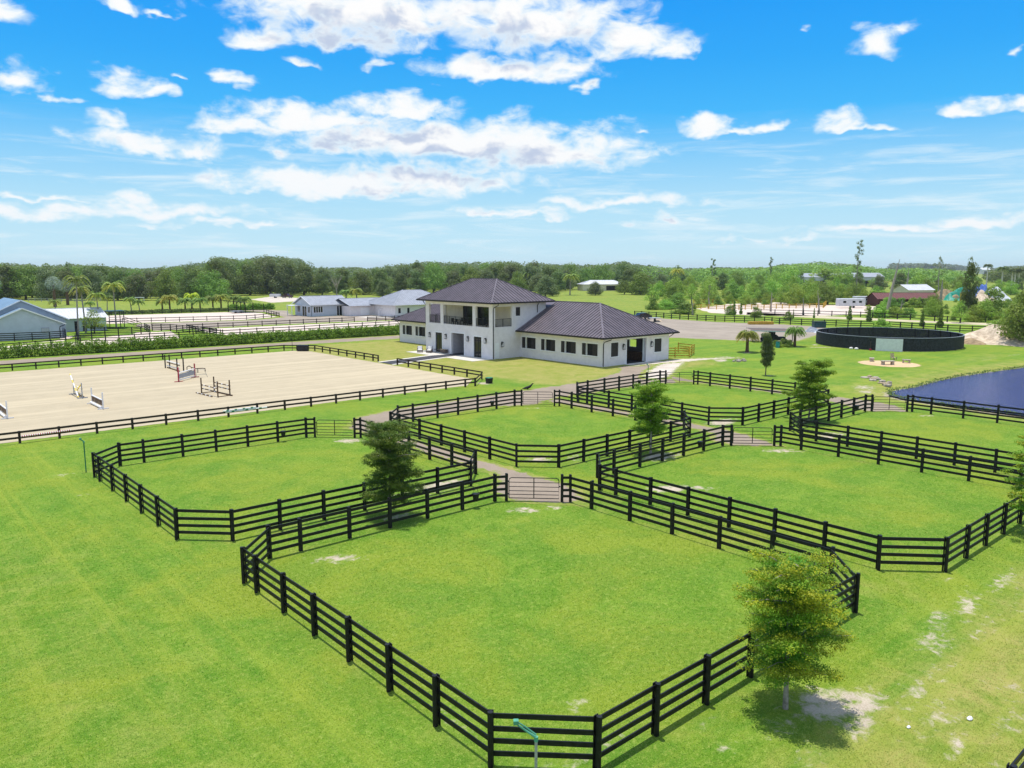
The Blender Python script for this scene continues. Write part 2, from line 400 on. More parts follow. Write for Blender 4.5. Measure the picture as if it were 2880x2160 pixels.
def leafmat(name, dark, light, tip=None, tipamt=0.0, trans=.35):
    m = bpy.data.materials.new(name); m.use_nodes = True; t = NT(m.node_tree); b = t.n['Principled BSDF']
    a = t.n.new('ShaderNodeAttribute'); a.attribute_name = 'rnd'; oi = t.n.new('ShaderNodeObjectInfo')
    c = t.mix(a.outputs['Fac'], dark, light)
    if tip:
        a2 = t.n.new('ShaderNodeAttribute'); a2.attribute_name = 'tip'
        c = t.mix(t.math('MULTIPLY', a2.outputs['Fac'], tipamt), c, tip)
    hs = t.n.new('ShaderNodeHueSaturation'); t.l.new(c, hs.inputs['Color'])
    t.l.new(t.math('MULTIPLY_ADD', oi.outputs['Random'], .05, .475), hs.inputs['Hue'])
    t.l.new(t.math('MULTIPLY_ADD', oi.outputs['Random'], .5, .78), hs.inputs['Value'])
    t.l.new(hs.outputs[0], b.inputs['Base Color']); b.inputs['Roughness'].default_value = .55; b.inputs['Specular IOR Level'].default_value = .25
    tr = t.n.new('ShaderNodeBsdfTranslucent'); t.l.new(t.mix(.5, hs.outputs[0], (.25, .35, .03)), tr.inputs[0])
    mx = t.n.new('ShaderNodeMixShader'); mx.inputs[0].default_value = trans
    t.l.new(b.outputs[0], mx.inputs[1]); t.l.new(tr.outputs[0], mx.inputs[2]); t.l.new(mx.outputs[0], t.n['Material Output'].inputs[0])
    MATS[name] = m
leafmat('leaf_olive', (.030, .13, .010), (.17, .40, .025), (.62, .50, .03), .75, .36)
leafmat('leaf_lime', (.07, .20, .012), (.28, .50, .03), (.46, .56, .04), .6, .45)
leafmat('leaf_deep', (.030, .10, .018), (.14, .31, .04), (.30, .34, .06), .6)
leafmat('leaf_oak', (.085, .13, .04), (.21, .28, .09))
leafmat('leaf_oak_grey', (.10, .135, .06), (.24, .28, .125))
leafmat('leaf_green', (.11, .19, .035), (.29, .43, .08))
leafmat('leaf_bright', (.15, .27, .035), (.42, .60, .09))
leafmat('leaf_hedge', (.06, .18, .012), (.24, .46, .035))
leafmat('leaf_palm', (.11, .20, .035), (.30, .40, .08), (.70, .60, .07), .85)
leafmat('leaf_silver', (.22, .29, .27), (.50, .58, .56))
leafmat('leaf_yellow', (.35, .42, .02), (.75, .72, .05))
leafmat('leaf_far', (.075, .12, .055), (.15, .20, .10))

# ------------------------------------------------------------------ ground
POND = [(78.6,33.0),(80.5,33.9),(83.5,33.8),(86,33.4),(92,33.7),(98,33.5),(104,32.7),(111,31.6),(118,30.5),(124,26),(126,16),(124,2),(116,-12),(100,-20),(86,-16),(79,-4),(76.4,8),(76.3,20),(76.6,26),(77.4,31)]
def in_poly(X, Y, poly):
    ins = np.zeros(X.shape, bool); n = len(poly)
    for i in range(n):
        x0, y0 = poly[i]; x1, y1 = poly[(i + 1) % n]
        if y0 == y1: continue
        c = ((y0 > Y) != (y1 > Y)) & (X < (x1 - x0) * (Y - y0) / (y1 - y0) + x0); ins ^= c
    return ins
def dist_poly(X, Y, poly, closed=True):
    d = np.full(X.shape, 1e9); n = len(poly)
    for i in range(n if closed else n - 1):
        x0, y0 = poly[i]; x1, y1 = poly[(i + 1) % n]; dx, dy = x1 - x0, y1 - y0
        t = np.clip(((X - x0) * dx + (Y - y0) * dy) / (dx * dx + dy * dy), 0, 1)
        d = np.minimum(d, np.hypot(X - x0 - t * dx, Y - y0 - t * dy))
    return d
# bare patches of sand or dirt in the grass: x, y, rx, ry, angle, strength
BARE = [(20.5,9.7,1.1,.9,-.4,.85),(21.3,9.1,1.0,.6,.2,.8),(20.3,8.6,1.1,.4,.3,.62),(18.6,10.0,.9,.5,0,.5),(22.1,8.2,.7,.5,.2,.5),(23.3,8.4,1.0,.35,.1,.62),(22.5,7.3,1.2,.5,0,.55),(21.3,6.6,1.0,.4,0,.5),(26.8,9.3,1.2,.5,.2,.62),(28.6,9.8,1.6,.45,.3,.55),(31,9.6,1.7,.5,.2,.6),(34.5,9.4,2.2,.5,0,.55),
        (17.6,8.6,1.1,.5,.3,.5),(16.6,10.4,.5,.3,0,.55),(23.5,5.9,1.2,.5,0,.5),(25.5,6.7,1.4,.4,.1,.45),(15.1,14.4,.6,.35,.6,.55),(15.6,29.2,1.2,.45,-.6,.8),(19.7,22.4,.35,.2,0,.5),(26.2,28.9,1.1,.55,-.7,.72),(27.6,28.2,.8,.5,-.7,.6),(25.0,27.7,.6,.3,.3,.45),
        (9.7,52.4,.9,.5,.3,.55),(9.8,47,.8,.35,0,.42),(34.9,26.5,1.3,.7,-.5,.95),(36.0,25.8,1.8,.5,-.75,.75),(48.2,27.2,1.4,.7,-.7,.7),(49.0,26.2,.8,.4,0,.5),(34.1,36.2,1.3,.8,.1,.7),(36.2,35.0,1.1,.6,.6,.62),(40.6,31.6,1.4,.9,0,.9),(41.6,31.2,1.3,.5,0,.6),
        (55.4,27.4,1.5,.9,.2,.8),(57.2,26.8,1.8,.5,-.3,.6),(53.8,35.6,1.9,.9,.1,.9),(69,26.0,1.5,.5,-.8,.6),(58.8,31.4,1.3,.8,0,.6),(20.6,32.3,1.2,.8,0,.6),(25.5,35.4,2.0,.9,.1,.85),(23.0,35.3,1.4,.5,0,.55),(27.6,49.4,1.3,.8,-.7,.75),(46.6,50.2,1.4,.5,-.7,.5),
        (24.5,8.3,3.2,.9,.05,.34),(29,8.6,3.6,.8,.08,.36),(21.5,7.6,2.6,.8,.3,.34),(33,8.3,4,.9,0,.34),(26,6.2,5,.5,.02,.33),(42.3,10.0,1.4,1.0,0,.8),(44.3,9.6,1.5,.5,0,.6),(33.0,10.9,.9,.35,0,.45),(12.6,12.9,.9,.4,-.8,.55),(12.1,16.5,.35,1.8,0,.5),(14.0,12.6,1.4,.4,0,.45),(16.8,11.6,1.4,.3,.0,.4),
        (90.2,60.3,1.6,.9,.5,.95),(88.4,63.2,3.2,1.6,-.1,.9),(92.5,62.0,2.8,1.2,-.1,.8),(86.5,64.2,3,1.2,0,.8),(52.9,64.9,1.0,.9,0,.9),(101.2,63.2,1.2,.8,0,.75),(81.5,47.9,1.0,.6,0,.6),(115,62.8,1.0,.7,0,.6),
        (121.8,49.2,1.8,1.2,0,.8),(126.5,46.2,1.6,.8,.2,.7),(120,62.6,1.3,.6,.4,.7),(117,59.9,.5,2.8,.8,.8),(81,36.6,2.2,1.4,.4,.6),(78.4,35.2,1.4,.8,0,.7),(29.3,31.6,2.2,1.6,-.7,.75),(24.3,5.2,.8,.4,0,.6),(20.5,5.0,1.2,.5,.2,.7),
        (127,36.5,4,.5,-.1,.5),(118,37,3,.5,-.1,.45),(28.5,152.6,5,1.4,0,.62),(138,48,5,2.2,-.3,.5)]
def ground_fields(X, Y):
    dry = np.full(X.shape, .02)
    def blob(x0, x1, y0, y1, s, soft):
        fx = np.clip(np.minimum(X - x0, x1 - X) / soft, 0, 1); fy = np.clip(np.minimum(Y - y0, y1 - Y) / soft, 0, 1)
        return s * fx * fy
    D = X * math.sin(AL) + Y * math.cos(AL)
    dry = np.maximum(dry, blob(54.5, 90, 56, 117, .78, 4)); dry = np.maximum(dry, blob(52, 66, 66, 116, .8, 3))
    dry = np.maximum(dry, blob(14, 130, -60, 10.8, .58, 2.5)); dry = np.maximum(dry, blob(-20, 11, -10, 45, .22, 5))
    dry = np.maximum(dry, blob(72, 130, 34, 42, .38, 4)); dry = np.maximum(dry, blob(50, 54, 111, 122, .4, 1.5))
    dry = np.maximum(dry, blob(29.2, 31.6, 10, 32, .3, .6)); dry = np.maximum(dry, blob(11, 30, 54, 64, .16, 2))
    dry = np.maximum(dry, np.clip((D - 165) / 60, 0, 1) * .42)
    for a in ((11.4,29,11.8,31.1),(31.8,49.4,11.4,30.7),(11.2,28.8,34.3,52.5),(31.8,49.2,33.9,52.3),(52,69.6,33.8,52),(52.8,70.2,11,30.2)):
        e = np.minimum(np.minimum(X - a[0], a[1] - X), np.minimum(Y - a[2], a[3] - Y)); rim = np.exp(-(e / .45) ** 2) * .28
        dry = np.where(e > 0, .03, dry); dry = np.maximum(dry, rim)
    bare = np.zeros(X.shape)
    for (x, y, rx, ry, a, s) in BARE:
        c, sn = math.cos(a), math.sin(a); u = ((X - x) * c + (Y - y) * sn) / rx; v = (-(X - x) * sn + (Y - y) * c) / ry
        bare = np.maximum(bare, s * np.exp(-(u * u + v * v) * .75))
    dp = dist_poly(X, Y, POND); bare = np.maximum(bare, np.where(in_poly(X, Y, POND), 1.0, .62 * np.exp(-(dp / .9) ** 2)))
    dry = np.maximum(dry, .7 * np.exp(-(dp / 4.5) ** 2))
    return dry, bare
def axis(lo, hi, fine, ext):
    a = list(np.arange(lo, hi + 1e-6, fine)); s = fine; x = hi; r = []
    while x < ext: s *= 1.18; x += s; r.append(x)
    s = fine; x = lo; l = []
    while x > -ext: s *= 1.18; x -= s; l.append(x)
    return np.array(l[::-1] + a + r)
def grid_mesh(name, xs, ys, zf, m, attrs):
    X, Y = np.meshgrid(xs, ys, indexing='ij'); Z = zf(X, Y); nx, ny = X.shape
    me = bpy.data.meshes.new(name); co = np.stack([X, Y, Z], -1).reshape(-1, 3)
    i = np.arange(nx * ny).reshape(nx, ny)
    q = np.stack([i[:-1, :-1], i[1:, :-1], i[1:, 1:], i[:-1, 1:]], -1).reshape(-1, 4)
    me.vertices.add(len(co)); me.vertices.foreach_set('co', co.ravel()); me.loops.add(q.size); me.loops.foreach_set('vertex_index', q.ravel())
    me.polygons.add(len(q)); me.polygons.foreach_set('loop_start', np.arange(0, q.size, 4)); me.update(calc_edges=True)
    for k, f in attrs.items():
        a = me.attributes.new(k, 'FLOAT', 'POINT'); a.data.foreach_set('value', f.ravel().astype(np.float32))
    me.materials.append(m); o = bpy.data.objects.new(name, me); COL.objects.link(o); return o
xs = axis(0, 130, .5, 4600); ys = axis(-4, 118, .5, 4600)
XX, YY = np.meshgrid(xs, ys, indexing='ij'); dry, bare = ground_fields(XX, YY)
def gz(X, Y):
    d = dist_poly(X, Y, POND); ins = in_poly(X, Y, POND); z = np.zeros(X.shape)
    z = np.where(ins, -.28 - .5 * np.clip(d / 3, 0, 1), -.28 * np.exp(-(d / 1.6) ** 2))
    return z
go = grid_mesh('ground', xs, ys, gz, GROUND_M, {'dry': dry, 'bare': bare}); tag(go, kind='structure')

def sheet(name, poly, z, m, rag=.25, step=.4, rim=1.2, edge_in=True):
    """flat sheet filling a polygon, ragged rim, attribute edge 0 at the rim to 1 inside"""
    pts = []; n = len(poly); r = random.Random(len(poly) + int(abs(poly[0][0]) * 7))
    for i in range(n):
        a = Vector((*poly[i], 0)); b = Vector((*poly[(i + 1) % n], 0)); L = (b - a).length; k = max(1, int(L / step)); nrm = Vector((b.y - a.y, a.x - b.x, 0)).normalized()
        for j in range(k): pts.append(a.lerp(b, j / k) + nrm * (r.uniform(-rag, rag) if j else 0))
    P = [(p.x, p.y) for p in pts]
    x0 = min(p[0] for p in P); x1 = max(p[0] for p in P); y0 = min(p[1] for p in P); y1 = max(p[1] for p in P)
    g = max(.3, min(1.0, (x1 - x0 + y1 - y0) / 90))
    import mathutils.geometry as mg
    inner = []
    gx, gy = np.meshgrid(np.arange(x0, x1, g), np.arange(y0, y1, g), indexing='ij'); gx = gx.ravel(); gy = gy.ravel()
    k = in_poly(gx, gy, P); gx, gy = gx[k], gy[k]; d = dist_poly(gx, gy, P); k = d > g * .45; gx, gy, d = gx[k], gy[k], d[k]
    k = (d < rim * 1.6) | (((np.round(gx / g) % 4) == 0) & ((np.round(gy / g) % 4) == 0)); gx, gy, d = gx[k], gy[k], d[k]
    allp = [Vector(p) for p in P] + [Vector((a, b)) for a, b in zip(gx, gy)]
    edges = [(i, (i + 1) % len(P)) for i in range(len(P))]
    vs, es, fs, *_ = mg.delaunay_2d_cdt(allp, edges, [], 1, 1e-4)
    me = bpy.data.meshes.new(name); me.from_pydata([(v.x, v.y, z) for v in vs], [], [f if (vs[f[0]] - vs[f[1]]).cross(vs[f[1]] - vs[f[2]]) > 0 else f[::-1] for f in fs]); me.update()
    vx = np.array([v.x for v in vs]); vy = np.array([v.y for v in vs]); dd = dist_poly(vx, vy, P)
    a = me.attributes.new('edge', 'FLOAT', 'POINT'); a.data.foreach_set('value', np.clip(dd / rim, 0, 1).astype(np.float32))
    me.materials.append(MATS[m]); o = bpy.data.objects.new(name, me); COL.objects.link(o); tag(o, kind='structure'); return o
LANES = []
def ribbon(name, pts, w, z, m, rag=.2, rim=1.0, step=1.0):
    P = [Vector(p) for p in pts]; L = []; R = []
    dense = []
    for a, b in zip(P, P[1:]):
        k = max(1, int((b - a).length / step))
        for j in range(k): dense.append(a.lerp(b, j / k))
    dense.append(P[-1]); sm = dense[:]
    for _ in range(6): sm = [sm[0]] + [(sm[i - 1] + sm[i] * 2 + sm[i + 1]) / 4 for i in range(1, len(sm) - 1)] + [sm[-1]]
    for i, p in enumerate(sm):
        d = (sm[min(i + 1, len(sm) - 1)] - sm[max(i - 1, 0)]).normalized(); n = Vector((-d.y, d.x)); L.append(p + n * w / 2); R.append(p - n * w / 2)
    return sheet(name, [(p.x, p.y) for p in L + R[::-1]], z, m, rag, .5, rim)

def LP(p): LANES.append(p); return p
ARENA = [(-14, 64.9), (49.3, 64.9), (50.4, 64.8), (53.9, 68.2), (53.9, 107), (52.4, 109.6), (-14, 109.8)]
sheet('arena_footing', ARENA, .012, 'arena_sand', .05)
sheet('gravel_road', [(-14,117.8),(20,118.1),(50,117.9),(76,115.9),(90,116.5),(90,122.4),(80,122.6),(53,123.4),(20,124.2),(-14,124.5)], .006, 'gravel', .25, rim=1.6)
# gravel lanes between the paddocks and round to the stable
sheet('dirt_lane', LP([(29.2,27.2),(31.2,29.8),(31.4,33.2),(31.5,52.6),(34,53.0),(44.5,53.0),(47.8,51.2),(51.2,52.6),(60,52.7),(66.9,52.2),(69,50.6),(70.8,53.2),(75.5,58.5),(82.5,62.8),(82,65.7),(75.5,65.7),(70.5,61.5),(62,58.9),(50,58.6),(40,58.4),(33,57.4),(29.6,54),(29.3,44),(29.2,35),(27.0,32.9),(26.6,30.2)]), .006, 'gravel', .22, rim=.9)
sheet('dirt_lane', LP([(50.6,54.3),(49.6,51.5),(49.7,36),(49.2,33.6),(47.3,32.4),(47.2,29.8),(49.6,27.5),(50.6,29.8),(51.7,33.6),(51.8,50),(52.4,53.2)]), .005, 'gravel', .22, rim=.9)
sheet('dirt_lane', LP([(69.6,55.1),(70.4,50),(70.3,36),(68.5,32.5),(67.2,30.1),(70.1,27.3),(72.6,29.5),(73.3,33),(72.4,42),(72.0,52),(73.5,57)]), .005, 'gravel', .22, rim=.9)
sheet('dirt_lane', LP([(70.2,53.5),(76,56.5),(83,60.5),(87,62.6),(83,64.8),(74,60.5),(68,56)]), .007, 'pale_sand', .3, rim=1.8)
sheet('dirt_lane', LP([(76,65.6),(76.5,63.7),(90,61.2),(95,59.6),(96,61),(90.5,63.6),(87,65.6)]), .009, 'pale_sand', .3, rim=1.5)
sheet('parking_lot', [(96,118),(88,100),(92,88),(104,90),(112.6,86.0),(117,74.8),(119.5,66.5),(124,67.5),(131,69),(150,75),(158.5,81),(158.2,92),(154,104),(154.5,118),(158,132),(140,150),(110,146)], .006, 'lot_gravel', .3, .8, rim=1.6)
# ------------------------------------------------------------------ pond
def flat(name, poly, z, m, kind='structure'):
    mb = MB(); mb.poly([(x, y, z) for x, y in poly]); return tag(mb.build(name, m), kind=kind)
def zshape(poly, k):
    cx = sum(p[0] for p in poly) / len(poly); cy = sum(p[1] for p in poly) / len(poly); return [(cx + (x - cx) * k, cy + (y - cy) * k) for x, y in poly]
flat('pond_water', zshape(POND, 1.0), -.14, 'pond_water')
bk = []; bn_ = []
for i in range(len(POND)):
    a, b = POND[i], POND[(i + 1) % len(POND)]; L_ = math.dist(a, b)
    if a[1] < -6 and b[1] < -6: continue
    for k in range(int(L_ * 26)):
        t_ = random.random(); bk.append((a[0] + (b[0] - a[0]) * t_ + random.gauss(0, .22), a[1] + (b[1] - a[1]) * t_ + random.gauss(0, .22), random.uniform(-.12, .10))); bn_.append((0, 0, .4))
BANK = (bk, bn_)
# ------------------------------------------------------------------ far sheets
sheet('riding_arena_footing', [(55.2,143.4),(103,143.4),(103,156.5),(97,157.2),(60,160.6),(55.2,160.6)], .01, 'white_sand', .1)
sheet('riding_arena_footing', [(46,190),(75,183),(86.0,188.6),(90,207),(87,217),(58.5,222),(40,224)], .01, 'white_sand', .2)
sheet('turnout_footing', [(33.4,138.2),(47,142.8),(50.5,158.5),(45,160.5),(42.6,157),(37,153.5),(32,147),(15,146),(15,149),(28,150.6),(31.5,154),(34,160),(31.5,162),(30,150),(12,151),(12,138)], .01, 'white_sand', .3)
sheet('gravel_yard', [(48.5,162.5),(70,163.5),(92,160.5),(101,158.8),(108,160),(112,172),(104,182),(92.8,183.1),(93.5,196),(101,214),(98,222),(91,224),(92,209),(86.5,186),(76,180.8),(52,186.8),(49,178)], .006, 'lot_gravel', .3, .8, rim=1.0)
sheet('dirt_track', [W(2100,885),W(2300,895),W(2560,906),W(2820,917),W(2820,910),W(2560,900),W(2300,888),W(2100,878)], .006, 'dirt_track', .3, 1.5, rim=1.2)
sheet('corral_footing', [W(1958,868),W(2000,880),W(2130,888),W(2320,888),W(2460,882),W(2470,862),W(2330,858),W(2290,856),W(2180,850),W(2050,855)], .006, 'white_sand', .4, 2)
sheet('sandy_clearing', [W(700,842),W(760,852),W(860,846),W(850,838),W(760,834)], .006, 'pale_sand', .4, 2, rim=2.0)

# ------------------------------------------------------------------ board fences
def post_mesh(name, h, s, batten=True, rnd=False):
    mb = MB()
    if rnd: mb.tube([(0, 0, -.1), (0, 0, h)], s * .56, 10)
    else: mb.box(-s/2, -s/2, -.1, s/2, s/2, h)
    if batten: mb.box(-.075, s/2 + .041, .0, .075, s/2 + .062, h - .01)
    return mb.mesh(name)
def fence(name, label, runs, h, zs, rh, s=.13, m='fence_black', group=None, cat='fence', cap=False, rnd=False, jit=.010, rt=.038, batten=True, rail_name='rail', inside=1):
    """runs: list of polylines of post points; rails run straight from corner to corner"""
    c = runs[0][0]; root = thing(name, label, cat, (c[0], c[1], 0), 0, group)
    pm = post_mesh('post', h, s, batten, rnd); pm.materials.append(MATS[m]); first = True
    r = random.Random(int(c[0] * 31 + c[1] * 17))
    placed = set()
    for run in runs:
        P = [Vector((p[0], p[1])) for p in run]
        # straight stretches
        st = []; cur = [0]
        for i in range(1, len(P)):
            cur.append(i)
            if i == len(P) - 1: st.append(cur); break
            d1 = (P[i] - P[i - 1]).normalized(); d2 = (P[i + 1] - P[i]).normalized()
            if d1.dot(d2) < .97: st.append(cur); cur = [i]
        for idx in st:
            d = (P[idx[-1]] - P[idx[0]]).normalized(); n = Vector((-d.y, d.x)) * inside; ang = math.atan2(d.y, d.x) + (0 if inside > 0 else math.pi)
            zj = {i: [z + r.uniform(-jit, jit) for z in zs] for i in idx}
            for k in range(len(zs)):
                mb = MB()
                for a, b in zip(idx, idx[1:]):
                    p = P[a] + n * (s / 2 + .021); q = P[b] + n * (s / 2 + .021)
                    mb.bar((p.x, p.y, zj[a][k]), (q.x, q.y, zj[b][k]), rt, rh)
                if cap and k == len(zs) - 1: pass
                mb.build(rail_name, m, root)
            for i in idx:
                key = (round(P[i].x, 2), round(P[i].y, 2))
                if key in placed: continue
                placed.add(key)
                o = bpy.data.objects.new('post', pm); COL.objects.link(o); o.parent = root
                o.location = (P[i].x - c[0], P[i].y - c[1], r.uniform(-.015, .015)); o.rotation_euler = (r.uniform(-.008, .008), r.uniform(-.008, .008), ang)
    return root
def gate(loc, rz, w, label, h=1.28):
    root = thing('paddock_gate', label, 'gate', (*loc, 0), rz, 'tubular gates of the paddocks')
    z0 = .16; rr = .16; R = .024; mb = MB(); x0 = .05; x1 = w - .05
    pts = [(x0, 0, z0)]
    pts += [(x0, 0, h - rr)] + [(x0 + rr - rr * math.cos(a), 0, h - rr + rr * math.sin(a)) for a in (.5, 1.05)] + [(x0 + rr, 0, h)]
    pts += [(x1 - rr, 0, h)] + [(x1 - rr + rr * math.sin(a), 0, h - rr + rr * math.cos(a)) for a in (.5, 1.05)] + [(x1, 0, h - rr), (x1, 0, z0), (x0, 0, z0)]
    mb.tube(pts, R, 8).build('frame', 'fence_dark', root, local=True)
    for z in (z0 + .2, z0 + .4, z0 + .63, z0 + .87): MB().tube([(x0, 0, z), (x1, 0, z)], R * .8, 6).build('bar', 'fence_dark', root, local=True)
    MB().bar((w / 2, 0, z0), (w / 2, 0, h), .03, .05, up=(1, 0, 0)).build('stile', 'fence_dark', root, local=True)
    for z in (.35, 1.05): MB().box(-.03, -.03, z, .05, .03, z + .06).build('hinge', 'black_metal', root, local=True)
    MB().box(x1, -.03, .8, x1 + .08, .03, .86).build('latch', 'black_metal', root, local=True)
    return root
ZS4 = (.33, .66, .99, 1.35)
PAD = [  # x0,x1,y0,y1 then label words
 ('A',11.45,29.0,12.0,31.15,'four-rail black board fence round the nearest paddock at the bottom centre','tubular gate at the far corner of the nearest paddock, opening onto the gravel lane'),
 ('D',31.75,49.55,11.35,30.75,'four-rail black board fence round the right-hand paddock in the second rank','tubular gate at the far corner of the right-hand middle paddock'),
 ('B',11.15,28.8,34.3,52.55,'four-rail black board fence round the leftmost paddock below the tan riding arena','tubular gate of the leftmost paddock, nearest the tan riding arena'),
 ('C',31.75,49.1,33.95,52.35,'four-rail black board fence round the middle paddock with a tree standing at its front corner','tubular gate at the far corner of the middle paddock, facing the stable'),
 ('E',52.0,69.6,33.75,52.05,'four-rail black board fence round the farthest paddock, just in front of the stable end door','tubular gate of the farthest paddock, opposite the stable end door'),
 ('F',52.8,70.2,11.35,30.2,'four-rail black board fence round the far right paddock beside the pond','tubular gate of the far right paddock, seen against the pond')]
C0 = 1.9
def steps(a, b, first=()):
    """post positions from a to b at about 2.44 m"""
    L = abs(b - a); n = max(1, round(L / 2.44)); return [a + (b - a) * i / n for i in range(n + 1)]
for key, x0, x1, y0, y1, lf, lg in PAD:
    far = [x0 + C0, x0 + C0 + 1.45] + steps(x0 + C0 + 1.45 + 2.44, x1 - 3.0)
    g = 2.42
    run = []
    run.append((x1 - .1, y1 - 2.35 + .02)); run.append((x1, y1 - 2.75 ))
    ysR = steps(y1 - 2.75 - 1.6, y0 + C0); run += [(x1, y) for y in ysR]
    run.append((x1 - C0, y0)); xsN = steps(x1 - C0, x0 + C0)[1:]; run += [(x, y0) for x in xsN]
    ysL = steps(y0 + C0, y1 - C0 - 1.2); run += [(x0, y) for y in ysL] + [(x0, y1 - C0)]
    run += [(x, y1) for x in far] + [(x1 - 2.45, y1 - .1 + .0)]
    # keep the short bays by the gate on the diagonal corner
    a = Vector((x1 - 2.45, y1 - .35)); b = Vector((x1 - .35, y1 - 2.45))
    run[0] = (b.x + .02, b.y); run[-1] = (a.x, a.y)
    fence('paddock_fence', lf, [run], 1.5, ZS4, .135, .13, group='black board fences of the paddocks', rnd=True, inside=-1)
    d = (b - a); L = d.length; a2 = a + d.normalized() * .1
    gate((a2.x, a2.y), math.atan2(d.y, d.x), L - .2, lg)
fence('paddock_fence', 'black board fence whose top rail cuts across the bottom right corner of the view', [[(x, 4.62) for x in np.arange(13.9, 41, 2.44)]], 1.5, ZS4, .135, .13, rnd=True)

# arena fence: two rails, dark brown
AZ = (.42, .80)
xs_n = [49.7 - 2.51 * i for i in range(25)]
run1 = [(x, 64.2) for x in xs_n[::-1]] + [(50.9, 64.05), (54.6, 67.5)] + [(54.6, y) for y in (70.2, 72.6, 75.0, 77.4, 79.8, 82.2, 84.7)]
fence('arena_fence', 'low dark brown fence along the near side and right end of the tan arena', [run1], .88, AZ, .15, .15, 'fence_brown', 'low brown fences of the tan riding arena', batten=False, inside=-1)
run2 = [(54.7, y) for y in (89.5, 90.8, 93.1, 95.4, 97.8, 100.2, 102.7, 105.0, 107.4)] + [(52.8, 109.4), (51.4, 110.8)] + [(51.4 - 2.5 * i, 110.8) for i in range(1, 25)]
fence('arena_fence', 'low dark brown fence along the far side of the tan arena by the road', [run2], .88, AZ, .15, .15, 'fence_brown', 'low brown fences of the tan riding arena', batten=False, inside=-1)
# distant fences
def F(label, pts, h=1.35, zs=(.35, .75, 1.15), rh=.14, m='fence_dark', step=2.44, group='dark board fences of the neighbouring yard', nm='board_fence', s=.14):
    run = []
    for a, b in zip(pts, pts[1:]):
        n = max(1, round(math.dist(a, b) / step)); run += [(a[0] + (b[0] - a[0]) * i / n, a[1] + (b[1] - a[1]) * i / n) for i in range(n)]
    run.append(pts[-1]); return fence(nm, label, [run], h, zs, rh, s, m, group, batten=False)
F('brown rail fence round the white sand arena just above the hedge', [(103,142.6),(54.4,142.6),(54.4,161.4),(91.3,159.3)], 1.15, (.45, .95), m='fence_brown', step=3.2)
F('short brown rail fence between the white sand arena and the small stable', [(94.1,158.2),(106,157.6)], 1.15, (.3, .65, .98), m='fence_brown')
F('long brown rail fence along the near edge of the farther white sand arena', [(50,190),(75.5,182.4),(86.2,187.8),(89.6,203)], 1.15, (.4, .98), m='fence_brown', step=3.0)
F('dark fence with hedge line along the back of the farther white sand arena', [(42,226),(58.5,222.5),(88,219)], 1.2, (.35, .7, 1.05))
F('dark board fence beside the gravel yard, just left of the white sand arena', [(48.3,163.2),(50.5,159.2),(53.4,143)], 1.45, (.35, .7, 1.05, 1.35))
F('dark board fence round the small white turnout behind the hedge', [(34.3,160.8),(31.4,146),(36.5,141.4),(53.4,141.0)], 1.3, (.35, .75, 1.15))
F('dark board fence in front of the white gabled house at the left edge', [(10,159),(23.6,154.6),(28.7,153.8),(31.2,154.2),(33,163)], 1.45, (.35, .7, 1.05, 1.38))
F('low dark board fence right behind the left end of the hedge', [(6,133),(30.5,140.5),(31.2,147)], 1.25, (.45, 1.1))
F('dark board fence beside the small tree in front of the white wing', [(37,161.5),(42.5,155.8),(46.2,157.6),(47.6,165.5)], 1.45, (.35, .7, 1.05, 1.38))
fence_pts = [(156.6,131),(154.9,118),(155,105.6),(159.6,95.6),(158,91),(161,77),(164.5,73.2)]
F('long black three-rail fence behind the gravel parking lot', fence_pts, 1.4, (.35, .8, 1.25), group='black rail fences on the right', s=.18)
F('black three-rail fence behind the round pen, running towards the sand pile', [(165.4,70.4),(163.4,58.4),(165.5,52.6),(168,45)], 1.4, (.35, .8, 1.25), group='black rail fences on the right', s=.18)
F('dark fence on the far side of the pale dirt track', [W(2140,884),W(2300,888),W(2420,892),W(2560,900),W(2700,908)], 1.4, (.5, 1.2), group='black rail fences on the right', s=.2, step=3.2)
F('honey coloured wooden corral fence on white sand beyond the dirt track', [W(1950,868),W(2060,872),W(2200,868),W(2315,866),W(2330,852),W(2200,850),W(2060,853),W(1950,853),W(1950,868)], 1.5, (.4, .85, 1.3), m='wood_yellow', group=None, nm='corral_fence', s=.2)
F('yellow wooden fence standing off the right end of the stable', [(86.6,67.6),(90.0,65.3),(94.0,67.4),(94.4,70.5)], 1.45, (.25, .6, .95, 1.3), m='wood_yellow', group=None, nm='wooden_fence', s=.12)
F('pale rail fence across the left meadow below the trees', [W(80,848),W(230,850),W(300,846)], 1.3, (.5, 1.1), m='roof_grey', group=None, nm='rail_fence', step=3)
F('pale rail fence at the far end of the left meadow', [W(380,842),W(560,842)], 1.3, (.5, 1.1), m='roof_grey', group=None, nm='rail_fence', step=3)

